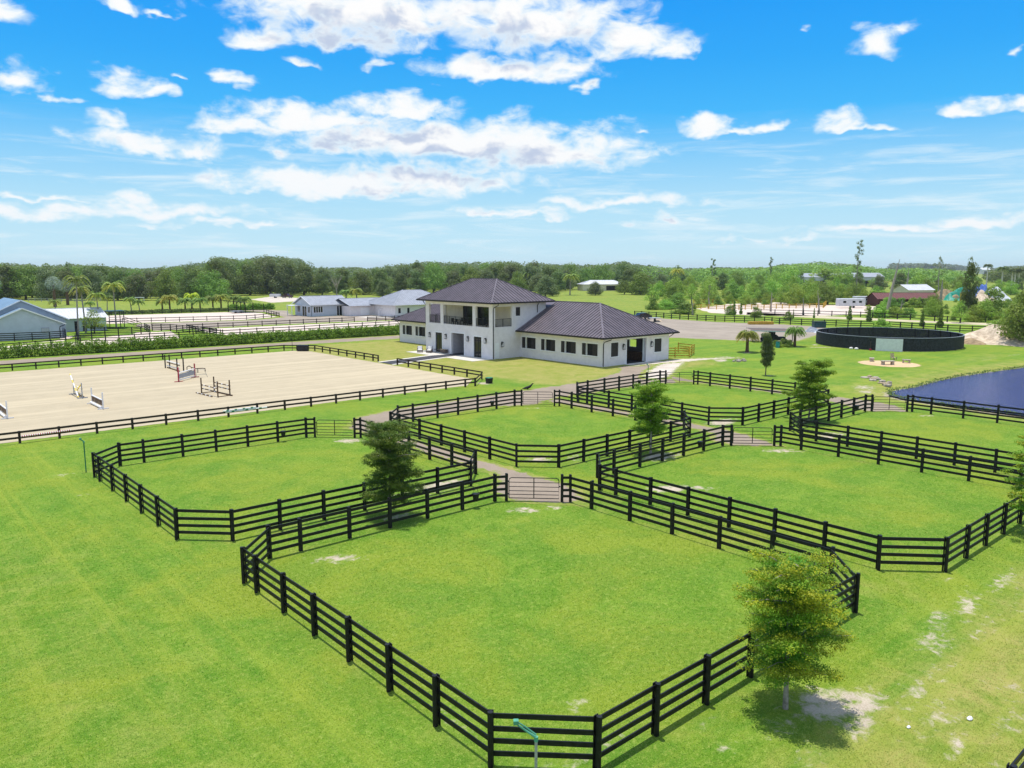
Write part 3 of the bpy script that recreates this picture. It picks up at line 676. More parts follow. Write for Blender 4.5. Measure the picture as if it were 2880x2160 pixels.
# ------------------------------------------------------------------ walls with openings, roofs with seams
def wall(mb, axis_, c, t, u0, u1, z0, z1, holes=()):
    """wall slab on the plane axis_=c (x or y), thickness t towards +axis; holes (ua,ub,za,zb)"""
    us = sorted({u0, u1, *[h[0] for h in holes], *[h[1] for h in holes]}); zs = sorted({z0, z1, *[h[2] for h in holes], *[h[3] for h in holes]})
    us = [u for u in us if u0 <= u <= u1]; zs = [z for z in zs if z0 <= z <= z1]
    nu, nz = len(us) - 1, len(zs) - 1
    sol = [[not any(h[0] < (us[i] + us[i+1]) / 2 < h[1] and h[2] < (zs[k] + zs[k+1]) / 2 < h[3] for h in holes) for k in range(nz)] for i in range(nu)]
    P = (lambda u, d, z: (c + d, u, z)) if axis_ == 'x' else (lambda u, d, z: (u, c + d, z))
    for i in range(nu):
        for k in range(nz):
            if not sol[i][k]: continue
            a, b, p, q = us[i], us[i+1], zs[k], zs[k+1]
            mb.quad(P(a,0,p), P(b,0,p), P(b,0,q), P(a,0,q)); mb.quad(P(a,t,p), P(a,t,q), P(b,t,q), P(b,t,p))
            if i == 0 or not sol[i-1][k]: mb.quad(P(a,0,p), P(a,0,q), P(a,t,q), P(a,t,p))
            if i == nu-1 or not sol[i+1][k]: mb.quad(P(b,0,p), P(b,t,p), P(b,t,q), P(b,0,q))
            if k == 0 or not sol[i][k-1]: mb.quad(P(a,0,p), P(a,t,p), P(b,t,p), P(b,0,p))
            if k == nz-1 or not sol[i][k+1]: mb.quad(P(a,0,q), P(b,0,q), P(b,t,q), P(a,t,q))
    return mb
def roof(mb, x0, x1, y0, y1, z0, rise, along='y', e0='hip', e1='hip', seam=.42, sh=.05, thick=.16, cut0=None, cut1=None):
    """hip or gable roof over a rectangle; ridge along x or y; standing seams as ribs. cut0/cut1 clip along the ridge axis"""
    if along == 'y': u0, u1, a0, a1 = y0, y1, x0, x1; P = lambda a, u, z: (a, u, z)
    else: u0, u1, a0, a1 = x0, x1, y0, y1; P = lambda a, u, z: (u, a, z)
    half = (a1 - a0) / 2; am = (a0 + a1) / 2; h = rise
    r0 = u0 + (half if e0 == 'hip' else 0); r1 = u1 - (half if e1 == 'hip' else 0)
    for s, a in ((1, a0), (-1, a1)):
        q = [P(a, u0, z0), P(a, u1, z0), P(am, r1, z0 + h), P(am, r0, z0 + h)]; mb.poly(q if (s > 0) == (along == 'x') else q[::-1])
    if e0 == 'hip': mb.poly([P(a0, u0, z0), P(a1, u0, z0), P(am, r0, z0 + h)])
    if e1 == 'hip': mb.poly([P(a0, u1, z0), P(a1, u1, z0), P(am, r1, z0 + h)])
    if seam:
        n = int((u1 - u0) / seam)
        for i in range(1, n):
            u = u0 + (u1 - u0) * i / n; run = half
            if e0 == 'hip': run = min(run, u - u0)
            if e1 == 'hip': run = min(run, u1 - u)
            if run < .25: continue
            for s, a in ((1, a0), (-1, a1)):
                mb.bar(P(a, u, z0 + sh / 2), P(a + s * run, u, z0 + h * run / half + sh / 2), .075, sh)
        for e, uu, s in ((e0, u0, 1), (e1, u1, -1)):
            if e != 'hip': continue
            m = int((a1 - a0) / seam)
            for i in range(1, m):
                a = a0 + (a1 - a0) * i / m; run = min(a - a0, a1 - a)
                if run < .25: continue
                mb.bar(P(a, uu, z0 + sh / 2), P(a, uu + s * run, z0 + h * run / half + sh / 2), .075, sh)
        for e, uu, ru in ((e0, u0, r0), (e1, u1, r1)):
            if e == 'hip':
                for a in (a0, a1): mb.bar(P(a, uu, z0 + .03), P(am, ru, z0 + h + .03), .2, .07)
        mb.bar(P(am, r0, z0 + h + .03), P(am, r1, z0 + h + .03), .22, .07)
    return mb
def fascia(mb, x0, x1, y0, y1, z0, t=.2, w=.03):
    mb.box(x0 - w, y0 - w, z0 - t, x0, y1 + w, z0 + .012).box(x1, y0 - w, z0 - t, x1 + w, y1 + w, z0 + .012)
    mb.box(x0, y0 - w, z0 - t, x1, y0, z0 + .012).box(x0, y1, z0 - t, x1, y1 + w, z0 + .012)
    # half-round gutter lip
    g = .1
    mb.box(x0 - w - g, y0 - w - g, z0 - t * .75, x0 - w - g + .015, y1 + w + g, z0 - .01).box(x0 - w - g, y0 - w - g, z0 - t * .75, x1 + w + g, y0 - w - g + .015, z0 - .01)
    mb.box(x0 - w - g, y0 - w - g, z0 - t * .75 - .015, x1 + w + g, y0 - w, z0 - t * .75).box(x0 - w - g, y0 - w, z0 - t * .75 - .015, x0 - w, y1 + w + g, z0 - t * .75)
    return mb

# ------------------------------------------------------------------ the stable with its two-storey tower
H = thing('stable_building', 'large white stable with dark standing-seam hip roofs and a two-storey balcony tower', 'building', (72.8, 65.9, 0))
WX0, WX1, WZ = 72.8, 86.1, 3.55; TX0, TX1, TY0, TY1 = 67.7, 77.6, 81.3, 97.0; LY1 = 112.0
wins_r = [(80.95, 78.27), (77.08, 74.43), (73.25, 70.61), (69.43, 66.79)]; wins_l = [(110.95, 108.36), (107.19, 104.55), (103.4, 100.8)]
mb = MB()
wall(mb, 'x', WX0, .25, 65.9, 81.3, -.1, WZ, [(b, a, 1.30, 2.82) for a, b in wins_r])
wall(mb, 'x', WX0, .25, 97.0, LY1, -.1, WZ, [(b, a, 1.30, 2.82) for a, b in wins_l])
wall(mb, 'y', 65.9, .25, WX0 + .25, WX1 - .25, -.1, WZ, [(74.31, 75.72, 1.17, 2.95), (77.35, 81.3, -.1, 3.22), (82.99, 84.5, 1.17, 2.95)])
wall(mb, 'x', WX1 - .25, .25, 65.9, LY1, -.1, WZ, [(71.4, 72.7, 1.25, 2.3), (75, 76.4, 1.25, 2.3), (68, 69.3, 1.25, 2.3)])
wall(mb, 'y', LY1 - .25, .25, WX0 + .25, WX1 - .25, -.1, WZ)
mb.build('wall', 'wall_white', H)
mb = MB()
wall(mb, 'x', TX0, .3, TY0, TY1, -.1, 7.5, [(92.88, 94.56, -.1, 2.93), (87.65, 90.6, -.1, 3.08), (83.69, 85.46, -.1, 2.9), (82.1, 85.02, 4.28, 7.08), (85.69, 92.56, 4.28, 7.08), (93.24, 96.1, 4.28, 7.08)])
wall(mb, 'y', TY0, .3, TX0 + .3, TX1, -.1, 7.5, [(68.15, 71.15, 4.34, 7.1), (71.87, 72.72, 5.75, 6.95)])
wall(mb, 'y', TY1 - .3, .3, TX0 + .3, TX1, -.1, 7.5, [(68.15, 71.15, 4.34, 7.1)])
wall(mb, 'x', TX1 - .3, .3, TY0 + .3, TY1 - .3, -.1, 7.5)
mb.build('tower_wall', 'wall_white', H)
# balcony back wall and floor, passage
mb = MB(); wall(mb, 'x', 71.3, .2, TY0 + .3, TY1 - .3, 4.1, 7.48, [(90.24, 92.54, 4.12, 6.75), (86.45, 89.09, 4.12, 6.75)])
mb.build('balcony_back_wall', 'wall_cream', H)
MB().box(TX0 + .3, TY0 + .3, 3.95, 71.28, TY1 - .3, 4.1).build('balcony_floor', 'concrete', H)
MB().box(TX0 - .85, TY0 - .85, 7.505, TX1 + .85, TY1 + .85, 7.53).build('soffit', 'wall_cream', H)
mb = MB(); mb.box(68.0, 90.6, 0, 77.2, 90.75, 3.2).box(68.0, 87.5, 0, 77.2, 87.65, 3.2).box(76.9, 87.65, 0, 77.15, 90.6, 3.2).box(68, 87.5, 3.2, 77.2, 90.75, 3.3)
mb.build('passage_wall', 'grey_inside', H)
MB().box(67.7, 87.65, -.05, 77.2, 90.6, .03).build('passage_floor', 'rubber', H)
# glass doors, ground floor and balcony
def glazed(y0, y1, z0, z1, x, parts=2, trim=True, nm='glass_door'):
    f = MB(); w = .07
    for a, b in ((y0, y0 + w), (y1 - w, y1)): f.box(x, a, z0, x + .08, b, z1)
    for k in range(1, parts): yy = y0 + (y1 - y0) * k / parts; f.box(x, yy - .04, z0, x + .08, yy + .04, z1)
    f.box(x, y0 + w, z0, x + .08, y1 - w, z0 + w).box(x, y0 + w, z1 - w, x + .08, y1 - w, z1)
    d = f.build(nm, 'black_metal', H)
    MB().box(x + .03, y0 + w, z0 + w, x + .05, y1 - w, z1 - w).build('pane', 'dark_glass', d)
    if trim:
        t = MB(); a = .16
        t.box(TX0 - .035, y0 - a, .02, TX0 + .02, y0 - .002, z1 + a).box(TX0 - .035, y1 + .002, .02, TX0 + .02, y1 + a, z1 + a).box(TX0 - .035, y0 - .002, z1 + .002, TX0 + .02, y1 + .002, z1 + a)
        t.build('frame', 'trim_white', d)
glazed(92.9, 94.54, .02, 2.92, TX0 + .1); glazed(83.71, 85.44, .02, 2.88, TX0 + .1)
glazed(90.26, 92.52, 4.13, 6.74, 71.36, 2, False, 'balcony_door'); glazed(86.47, 89.07, 4.13, 6.74, 71.36, 2, False, 'balcony_door')
t = MB(); t.box(TX0 - .035, 90.6, .02, TX0 + .02, 90.8, 3.25).box(TX0 - .035, 87.45, .02, TX0 + .02, 87.65, 3.25).box(TX0 - .035, 87.65, 3.08, TX0 + .02, 90.6, 3.25); t.build('doorway_trim', 'trim_white', H)
MB().box(68.02, TY0 - .03, .12, 68.85, TY0 + .01, 2.2).build_bevel('side_door', 'trim_white', H)
# small dark window high on the side wall
d = MB().box(71.87, TY0 + .08, 5.75, 72.72, TY0 + .14, 6.95).build('side_window', 'shutter_dark', H)
MB().box(71.8, TY0 - .03, 5.66, 72.79, TY0 + .08, 5.745).build('sill', 'trim_white', d)
# balcony railings
def railing(p, q, z0=4.34, h=1.08, n=None):
    p = Vector(p); q = Vector(q); L = (q - p).length; d = (q - p) / L
    r = MB(); r.bar((*p, z0 + h), (*q, z0 + h), .05, .045).bar((*p, z0 + .1), (*q, z0 + .1), .035, .035)
    k = max(1, round(L / 1.25))
    for i in range(k + 1):
        c = p + d * (L * i / k); r.box(c.x - .025, c.y - .025, z0, c.x + .025, c.y + .025, z0 + h)
    o = r.build('railing', 'black_metal', H)
    b = MB(); k = max(2, round(L / .13))
    for i in range(1, k):
        c = p + d * (L * i / k); b.box(c.x - .009, c.y - .009, z0 + .1, c.x + .009, c.y + .009, z0 + h)
    b.build('baluster', 'black_metal', o)
xr = TX0 + .14
railing((xr, 82.12), (xr, 85.0)); railing((xr, 85.71), (xr, 92.54)); railing((xr, 93.26), (xr, 96.08)); railing((68.17, TY0 + .15), (71.13, TY0 + .15)); railing((68.17, TY1 - .15), (71.13, TY1 - .15))
# stable windows: opening with white surround, near-black sheet painting in the dark interior, two shutters folded at the sides
def stable_window(axis_, c, a, b, z0, z1, opened=True):
    """a<b along the wall; outside is towards -axis"""
    P = (lambda m_, u0, u1, d0, d1, q0, q1: m_.box(c + d0, u0, q0, c + d1, u1, q1)) if axis_ == 'x' else (lambda m_, u0, u1, d0, d1, q0, q1: m_.box(u0, c + d0, q0, u1, c + d1, q1))
    f = MB(); w = .11
    P(f, a - w, b + w, -.05, .02, z1 + .002, z1 + .16); P(f, a - w, b + w, -.09, .02, z0 - .13, z0 - .002)
    if not opened: P(f, a - w, a - .002, -.045, .02, z0, z1); P(f, b + .002, b + w, -.045, .02, z0, z1)
    o = f.build('window', 'trim_white', H)
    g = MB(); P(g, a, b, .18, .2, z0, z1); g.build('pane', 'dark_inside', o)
    L = b - a
    if opened:
        s = MB(); P(s, a + .02, a + L * .30, -.075, -.035, z0 + .02, z1 - .01)
        for k in range(5): P(s, a + .02 + .06, a + L * .30 - .06, -.085, -.075, z0 + .12 + k * .28, z0 + .3 + k * .28)
        s.build('shutter', 'shutter_dark', o)
        s = MB(); P(s, b - L * .22, b - .02, -.075, -.035, z0 + .02, z1 - .01)
        for k in range(5): P(s, b - L * .22 + .05, b - .02 - .05, -.085, -.075, z0 + .12 + k * .28, z0 + .3 + k * .28)
        s.build('shutter', 'shutter_dark', o)
        s = MB(); P(s, b - L * .29, b - L * .245, -.03, .17, z0, z1); s.build('mullion', 'trim_white', o)
    else:
        s = MB(); P(s, a + .01, b - .01, .03, .08, z0 + .01, z1 - .01)
        for k in range(5): P(s, a + .1, b - .1, .015, .03, z0 + .1 + k * .33, z0 + .33 + k * .33)
        s.build('shutter', 'shutter_dark', o)
for a, b in wins_r + wins_l: stable_window('x', WX0, b, a, 1.30, 2.82)
stable_window('y', 65.9, 74.31, 75.72, 1.17, 2.95, False); stable_window('y', 65.9, 82.99, 84.5, 1.17, 2.95, False)
# end door: white surround, leaf slid half open, dark aisle behind
t = MB(); t.box(77.2, 65.85, 0, 77.348, 65.9, 3.42).box(81.302, 65.85, 0, 81.45, 65.9, 3.42).box(77.2, 65.80, 3.222, 81.45, 65.9, 3.45).box(77.15, 65.55, -.02, 81.5, 65.9, .03)
t.build('doorway_trim', 'trim_white', H)
t = MB(); t.box(80.95, 66.18, .05, 82.6, 66.26, 3.15); t.build('sliding_door', 'aluminium', H)
MB().box(WX0 + .25, 66.15, -.05, WX1 - .25, LY1 - .25, .02).build('aisle_floor', 'rubber', H)
mb = MB()
for y in np.arange(69.5, 97, 3.4): mb.box(77.0, y, 0, 77.15, y + .15, 3.5).box(81.4, y, 0, 81.55, y + .15, 3.5)
mb.box(77.02, 69.5, .02, 77.1, 97, 2.3).box(81.45, 73.5, .02, 81.53, 97, 2.3).box(81.45, 66.2, .02, 81.53, 70.2, 1.2)
mb.build('stall_partition', 'wood_brown', H)
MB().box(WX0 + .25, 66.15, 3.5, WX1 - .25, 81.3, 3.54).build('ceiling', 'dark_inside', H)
# roofs
mb = MB(); ov = .9; e = WX0 - ov; f_ = WX1 + ov; EZ = 3.75; RISE = 3.82
am = (e + f_) / 2; half = (f_ - e) / 2
def wing_roof(ya, yb, hip_at_a):
    """slopes from the hip end to the tower"""
    s = 1 if hip_at_a else -1; y0 = ya if hip_at_a else yb; y1 = yb if hip_at_a else ya; m = MB()
    r0 = y0 + s * half
    for a, sg in ((e, 1), (f_, -1)):
        m.poly([(a, y0, EZ), (a, y1, EZ), (am, y1, EZ + RISE), (am, r0, EZ + RISE)])
        n = int(abs(y1 - y0) / .56)
        for i in range(1, n):
            y = y0 + (y1 - y0) * i / n; run = min(half, abs(y - y0))
            if run < .3: continue
            m.bar((a, y, EZ + .045), (a + sg * run, y, EZ + RISE * run / half + .045), .075, .085)
    m.poly([(e, y0, EZ), (f_, y0, EZ), (am, r0, EZ + RISE)])
    n = int((f_ - e) / .56)
    for i in range(1, n):
        x = e + (f_ - e) * i / n; run = min(x - e, f_ - x)
        if run > .3: m.bar((x, y0, EZ + .045), (x, y0 + s * run, EZ + RISE * run / half + .045), .075, .085)
    for a in (e, f_): m.bar((a, y0, EZ + .03), (am, r0, EZ + RISE + .03), .24, .08)
    m.bar((am, r0, EZ + RISE + .03), (am, y1, EZ + RISE + .03), .24, .08)
    return m
r1 = wing_roof(65.9 - ov, TY0, True).build('roof', 'roof_dark', H); r2 = wing_roof(TY1, LY1 + ov, False).build('roof', 'roof_dark', H)
for rr_, (ya, yb) in ((r1, (65.9 - ov, TY0)), (r2, (TY1, LY1 + ov))):
    m = MB(); fascia(m, e, f_, ya, yb, EZ); m.build('gutter', 'fascia_dark', rr_)
    MB().box(e, ya, EZ - .2, f_, yb, EZ - .17).build('soffit', 'wall_cream', rr_)
mb = MB(); mb.poly([(TX1, TY0, EZ + RISE * (TX1 - e) / half), (TX1, TY1, EZ + RISE * (TX1 - e) / half), (am, TY1, EZ + RISE), (am, TY0, EZ + RISE)]); mb.poly([(am, TY0, EZ + RISE), (am, TY1, EZ + RISE), (f_, TY1, EZ), (f_, TY0, EZ)])
mb.build('roof', 'roof_dark', H)
tr = MB(); roof(tr, TX0 - ov, TX1 + ov, TY0 - ov, TY1 + ov, 7.72, 3.05, 'y', seam=.56, sh=.08); tro = tr.build('tower_roof', 'roof_dark', H)
m = MB(); fascia(m, TX0 - ov, TX1 + ov, TY0 - ov, TY1 + ov, 7.72); m.build('gutter', 'fascia_dark', tro)
def spout(pts, par=H): MB().tube(pts, .055, 8).build('downspout', 'black_metal', par)
spout([(TX0 + .2, TY0 - ov - .05, 7.55), (TX0 + .2, TY0 - ov - .05, 7.35), (TX0 - .0, TY0 - .25, 7.0), (TX0 + .06, TY0 - .07, 6.7), (TX0 + .06, TY0 - .07, .05)])
spout([(WX0 + .5, 65.9 - ov - .05, 3.6), (WX0 + .5, 65.9 - ov - .05, 3.45), (WX0 + .15, 65.9 - .2, 3.15), (WX0 + .06, 65.9 - .07, 2.9), (WX0 + .06, 65.9 - .07, .05)])
spout([(WX1 + .8, 65.9 - .4, 3.6), (WX1 + .3, 65.9 - .1, 3.2), (WX1 + .06, 65.9 + .1, 3.0), (WX1 + .06, 65.9 + .1, .05)])
spout([(TX0 + .1, TY1 + ov, 7.55), (TX0 + .02, TY1 + .4, 7.2), (TX0 + .06, TY1 + .07, 6.9), (TX0 + .06, TY1 + .07, 3.9)])
spout([(75.9, TY0 - .5, 7.55), (75.9, TY0 - .07, 7.1), (75.9, TY0 - .07, 6.1)])
spout([(WX0 - .5, LY1 + ov, 3.6), (WX0 - .2, LY1 + .3, 3.3), (WX0 + .05, LY1 + .07, 3.0), (WX0 + .05, LY1 + .07, .1)])
def lantern(x, y, z, ax='x'):
    m = MB(); dx, dy = (-1, 0) if ax == 'x' else (0, -1)
    cx, cy = x + dx * .17, y + dy * .17; w = .13
    m.box(cx - w, cy - w, z + .25, cx + w, cy + w, z + .30).box(cx - w * .6, cy - w * .6, z + .30, cx + w * .6, cy + w * .6, z + .38).box(cx - w, cy - w, z - .33, cx + w, cy + w, z - .28)
    for a in (-1, 1):
        for b in (-1, 1): m.box(cx + a * w - .014, cy + b * w - .014, z - .3, cx + a * w + .014, cy + b * w + .014, z + .26)
    m.bar((x, y, z + .35), (cx, cy, z + .36), .04, .04)
    m.box(x - .02, y - .07, z - .1, x, y + .07, z + .4) if ax == 'x' else m.box(x - .07, y - .02, z - .1, x + .07, y, z + .4)
    o = m.build('wall_lantern', 'black_metal', H)
    MB().box(cx - w * .4, cy - w * .4, z - .27, cx + w * .4, cy + w * .4, z + .05).build('glass', 'trim_white', o)
for y in (95.9, 91.85, 86.65, 82.72): lantern(TX0, y, 2.45)
lantern(69.3, TY0, 1.95, 'y'); lantern(76.66, 65.9, 2.3, 'y'); lantern(82.3, 65.9, 2.3, 'y')
# patio and rubber walk
MB().box(64.2, 81.3, -.05, 67.69, 97.2, .035).build('patio_slab', 'concrete', None)['kind'] = 'structure'
mb = MB(); mb.box(54.6, 85.9, -.05, 67.69, 88.0, .052).box(54.6, 86.0, -.04, 67.6, 86.2, .058)
sheet('paved_walk', [(54.4, 85.2), (67.68, 86.4), (67.68, 91.3), (54.4, 89.0)], .045, 'concrete', 0) if False else None
def slab(name, poly, z, m):
    n = len(poly); mb = MB(); mb.poly([(x, y, z) for x, y in poly])
    for i in range(n): a, b = poly[i], poly[(i + 1) % n]; mb.quad((*a, -.05), (*b, -.05), (*b, z), (*a, z))
    return tag(mb.build(name, m), kind='structure')
slab('concrete_path', [(54.3,85.1),(64.19,87.15),(64.19,91.25),(54.3,89.1)], .03, 'concrete')
slab('rubber_path', [(54.3,85.65),(64.19,87.75),(67.69,88.2),(67.69,90.2),(64.19,90.5),(54.3,88.4)], .042, 'rubber')
slab('concrete_apron', [(77.0,64.9),(83.8,65.0),(83.2,65.85),(77.0,65.85)], .02, 'concrete')
slab('concrete_apron', [(107.8,165.8),(101,170.5),(101,174.8),(110,174.8)], .03, 'concrete')

# furniture
def patio_chair(loc, rz, label):
    r = thing('lounge_chair', label, 'chair', (*loc, 0.035), rz, 'white cushioned lounge chairs on the patio')
    b = MB(); b.box(-.38, -.40, .12, .38, .38, .30).box(-.42, -.40, .08, -.36, .34, .55).box(.36, -.40, .08, .42, .34, .55).bar((0, .36, .25), (0, .52, .86), .74, .05, up=(0, 1, 0))
    for x in (-.36, .36):
        for y in (-.36, .34): b.box(x - .03, y - .03, 0, x + .03, y + .03, .14)
    b.build('frame', 'wicker', r, local=True)
    MB().box(-.34, -.40, .30, .34, .30, .44).build_bevel('seat_cushion', 'fabric_white', r, local=True, w=.04)
    MB().bar((0, .26, .42), (0, .44, .88), .64, .13, up=(0, 1, 0)).build_bevel('back_cushion', 'fabric_white', r, local=True, w=.04)
    return r
patio_chair((65.4, 95.3), math.radians(-35), 'white cushioned wicker lounge chair nearest the lawn, left of the other one')
patio_chair((66.1, 93.9), math.radians(-50), 'white cushioned wicker lounge chair close to the left glass door')
r = thing('side_table', 'small round metal side table beside the right lounge chair', 'table', (66.9, 93.6, .035))
MB().lathe(0, 0, [(.26, .46), (.27, .48), (.26, .5)], 16).build('table_top', 'wicker', r, local=True)
m = MB(); [m.tube([(math.cos(a) * .2, math.sin(a) * .2, 0), (math.cos(a) * .12, math.sin(a) * .12, .47)], .015, 6) for a in (0, 2.1, 4.2)]; m.build('legs', 'wicker', r, local=True)
r = thing('storage_bench', 'grey wooden storage bench against the tower wall between door and passage', 'bench', (67.25, 91.9, .035))
MB().box(-.28, -.62, .1, .28, .62, .52).build_bevel('body', 'wicker', r, local=True); MB().box(-.31, -.66, .52, .31, .66, .58).build_bevel('lid', 'wood_pale', r, local=True)
r = thing('balcony_table', 'dark dining table standing on the tower balcony', 'table', (69.6, 91.2, 4.1))
MB().box(-.5, -.95, .70, .5, .95, .75).build('table_top', 'black_metal', r, local=True)
for a in (-.42, .42):
    for b in (-.85, .85): MB().box(a - .03, b - .03, 0, a + .03, b + .03, .7).build('leg', 'black_metal', r, local=True)
def bchair():
    r = thing('balcony_chair', 'dark slatted chair at the table on the tower balcony', 'chair', (0, 0, 4.1), 0, 'dark chairs on the balcony')
    MB().box(-.22, -.22, .42, .22, .22, .46).build('seat', 'black_metal', r, local=True); MB().box(-.22, .19, .46, .22, .23, .92).build('backrest', 'black_metal', r, local=True)
    for a in (-.19, .19):
        for b in (-.19, .19): MB().box(a - .02, b - .02, 0, a + .02, b + .02, .42).build('leg', 'black_metal', r, local=True)
    return r
b0 = bchair(); b0.location = (69.6, 92.6, 4.1)
for x, y, a in ((70.3, 91.7, -90), (70.3, 90.7, -90), (68.9, 91.7, 90), (68.9, 90.7, 90), (69.6, 89.8, 180)):
    c = copy_tree(b0); c.location = (x, y, 4.1); c.rotation_euler = (0, 0, math.radians(a))
r = thing('wooden_table', 'brown wooden low table on the balcony behind the right railing', 'table', (69.6, 84.0, 4.1))
MB().box(-.4, -.7, .4, .4, .7, .46).build('table_top', 'wood_brown', r, local=True)
for a in (-.33, .33):
    for b in (-.6, .6): MB().box(a - .04, b - .04, 0, a + .04, b + .04, .4).build('leg', 'wood_brown', r, local=True)

# ------------------------------------------------------------------ jumps in the arena
def standard(mb, x, y, h=1.55, w=.1, foot='y'):
    mb.box(x - w/2, y - w/2, 0, x + w/2, y + w/2, h)
    if foot == 'x': mb.box(x - .45, y - .045, .012, x + .45, y + .045, .1)
    elif foot == 'y': mb.box(x - .045, y - .45, .012, x + .045, y + .45, .1)
def striped(name, p, q, r_, m1, m2, parent, n=7, w2=.35):
    """pole with painted bands: base colour plus band rings 3 mm proud"""
    o = MB().tube([p, q], r_, 10).build(name, m1, parent); p = Vector(p); q = Vector(q); b = MB()
    for i in range(n):
        t = (i + .5) / n; a = p.lerp(q, t - w2 / n / 2); c = p.lerp(q, t + w2 / n / 2); b.tube([a, c], r_ + .003, 10)
    b.build('band', m2, o); return o
J = thing('horse_jump', 'double jump with four tall brown standards and brown and white banded poles', 'jump', (28.1, 76.6, 0))
for x, y in ((27.4, 78.2), (28.7, 78.3), (27.7, 74.7), (28.95, 74.9)): m = MB(); standard(m, x, y, foot=''); m.build('standard', 'wood_brown', J)
for x0_, x1_, zz_ in ((27.45, 27.72, (.85, .5)), (28.72, 28.95, (.98, .62))):
    for z in zz_: striped('pole', (x0_, 78.2, z), (x1_, 74.75, z), .05, 'wood_brown', 'paint_white', J, 3, .22)
striped('pole', (27.0, 78.6, .06), (27.3, 75.1, .06), .05, 'wood_brown', 'paint_white', J, 4, .25)
MB().bar((28.6, 78.4, .07), (29.0, 74.5, .07), .14, .12).bar((27.35, 78.2, .05), (28.7, 78.3, .05), .08, .06).bar((27.7, 74.7, .05), (28.95, 74.9, .05), .08, .06).build('base_frame', 'wood_brown', J)
def panel_jump(x, y0, y1, label):
    J = thing('horse_jump', label, 'jump', (x, (y0 + y1) / 2, 0), 0, 'white jumps with brown panels')
    for y in (y0, y1): m = MB(); standard(m, x, y, 1.5, .1, 'x'); m.build('standard', 'paint_white', J)
    MB().tube([(x - .02, y0, .82), (x - .02, y1, .82)], .055, 10).build('pole', 'paint_white', J)
    pn = MB().box(x - .03, y0 + .1, .30, x + .03, y1 - .1, .72).build('panel', 'wood_brown', J)
    d = MB(); L = y1 - y0 - .2; r = random.Random(3)
    for k in range(5):
        c = y0 + .1 + L * (k + .5) / 5; xx = x - .033; w = .11
        d.poly([(xx, c - w, .36), (xx, c + w * .7, .36), (xx, c + w * (1.3 if k % 2 else -.3), .66), (xx, c - w * .2, .6)])
    d.build('pattern', 'wood_pale', pn)
    MB().tube([(x - .12, y0 + .1, .16), (x - .12, y1 - .1, .16)], .11, 12).build('box_base', 'paint_white', J)
panel_jump(17.65, 75.0, 78.75, 'white jump with patterned brown panel right of the yellow jump')
panel_jump(10.5, 75.4, 79.1, 'white jump with brown panel cut by the left edge of the view')
J = thing('horse_jump', 'yellow and white jump with one pole leaning diagonally across it', 'jump', (17.7, 84.3, 0))
for y in (82.6, 85.9): m = MB(); standard(m, 17.7, y, 1.5, .08, 'x'); m.build('standard', 'roof_grey', J)
striped('pole', (17.55, 86.2, 2.0), (17.45, 83.0, .05), .065, 'paint_yellow', 'paint_white', J, 3, .6)
for z in (.9, .32): striped('pole', (17.75, 86.0, z), (17.75, 82.7, z), .06, 'paint_yellow', 'paint_white', J, 3, .35)
MB().tube([(17.78, 85.5, .25), (17.82, 83.2, 1.3)], .05, 8).build('pole', 'paint_yellow', J)
MB().bar((17.9, 85.7, .08), (17.9, 82.9, .08), .1, .12).build('base_frame', 'wood_brown', J)
J = thing('horse_jump', 'red and white jump with grey plank and tall red standards', 'jump', (29.6, 89.0, 0))
A_ = Vector((28.35, 87.75)); B_ = Vector((30.95, 90.15))
for p in (A_, B_): m = MB(); m.box(p.x - .06, p.y - .06, 0, p.x + .06, p.y + .06, 1.6).box(p.x - .45, p.y - .05, .012, p.x + .45, p.y + .05, .09); m.build('standard', 'paint_red', J)
MB().tube([(A_.x, A_.y, 1.0), (B_.x, B_.y, 1.0)], .055, 10).build('pole', 'paint_white', J)
MB().tube([(A_.x, A_.y, .2), (B_.x, B_.y, .2)], .055, 10).build('pole', 'paint_white', J)
MB().bar((A_.x, A_.y, .6), (B_.x, B_.y, .6), .04, .5).build('plank', 'roof_grey', J)
g = MB(); g.tube([(31.1, 90.1, 0), (31.1, 90.1, .85), (31.9, 89.8, .85), (32.2, 89.7, 0)], .03, 6).tube([(31.1, 90.1, .3), (32.1, 89.75, .3)], .025, 6); g.build('wing_frame', 'pipe_grey', J)
J = thing('horse_jump', 'dark brown jump with white poles nearest the far fence of the tan arena', 'jump', (31.2, 98.8, 0))
for x, y in ((31.2, 101.2), (31.7, 101.1), (31.1, 96.5), (31.8, 96.4)): m = MB(); standard(m, x, y, 1.65, .12, ''); m.build('standard', 'fence_brown', J)
for z, mm in ((.9, 'paint_white'), (.72, 'wood_brown'), (.3, 'paint_white')): MB().tube([(31.4, 101.1, z), (31.4, 96.5, z)], .06, 8).build('pole', mm, J)
MB().bar((31.4, 101.1, .07), (31.3, 96.4, .07), .12, .12).build('base_frame', 'wood_brown', J)
r = thing('jump_stand', 'curled dark metal stand beside the dark brown jump', 'stand', (32.3, 94.6, 0))
pts = [(32.0, 95.8, .02), (32.0, 95.8, .55), (32.1, 95.3, .75), (32.2, 94.8, .6), (32.2, 94.9, .2), (32.1, 95.6, .1)]
MB().tube(pts, .05, 8).build('hoop', 'fence_brown', r); MB().tube([(32.2, 94.9, .6), (32.5, 94.2, .48), (32.9, 93.2, .6), (33.0, 92.6, .62), (33.0, 92.5, .3)], .05, 8).tube([(32.6, 93.9, .5), (32.6, 93.9, .02)], .05, 8).build('arm', 'fence_brown', r)
def fpole(a, b, z, label, m1, m2, n, w2=.5):
    r = thing('jump_pole', label, 'pole', (a, 64.0, z)); striped('pole', (a, 64.0, z), (b, 64.02, z + .02), .06, m1, m2, r, n, w2)
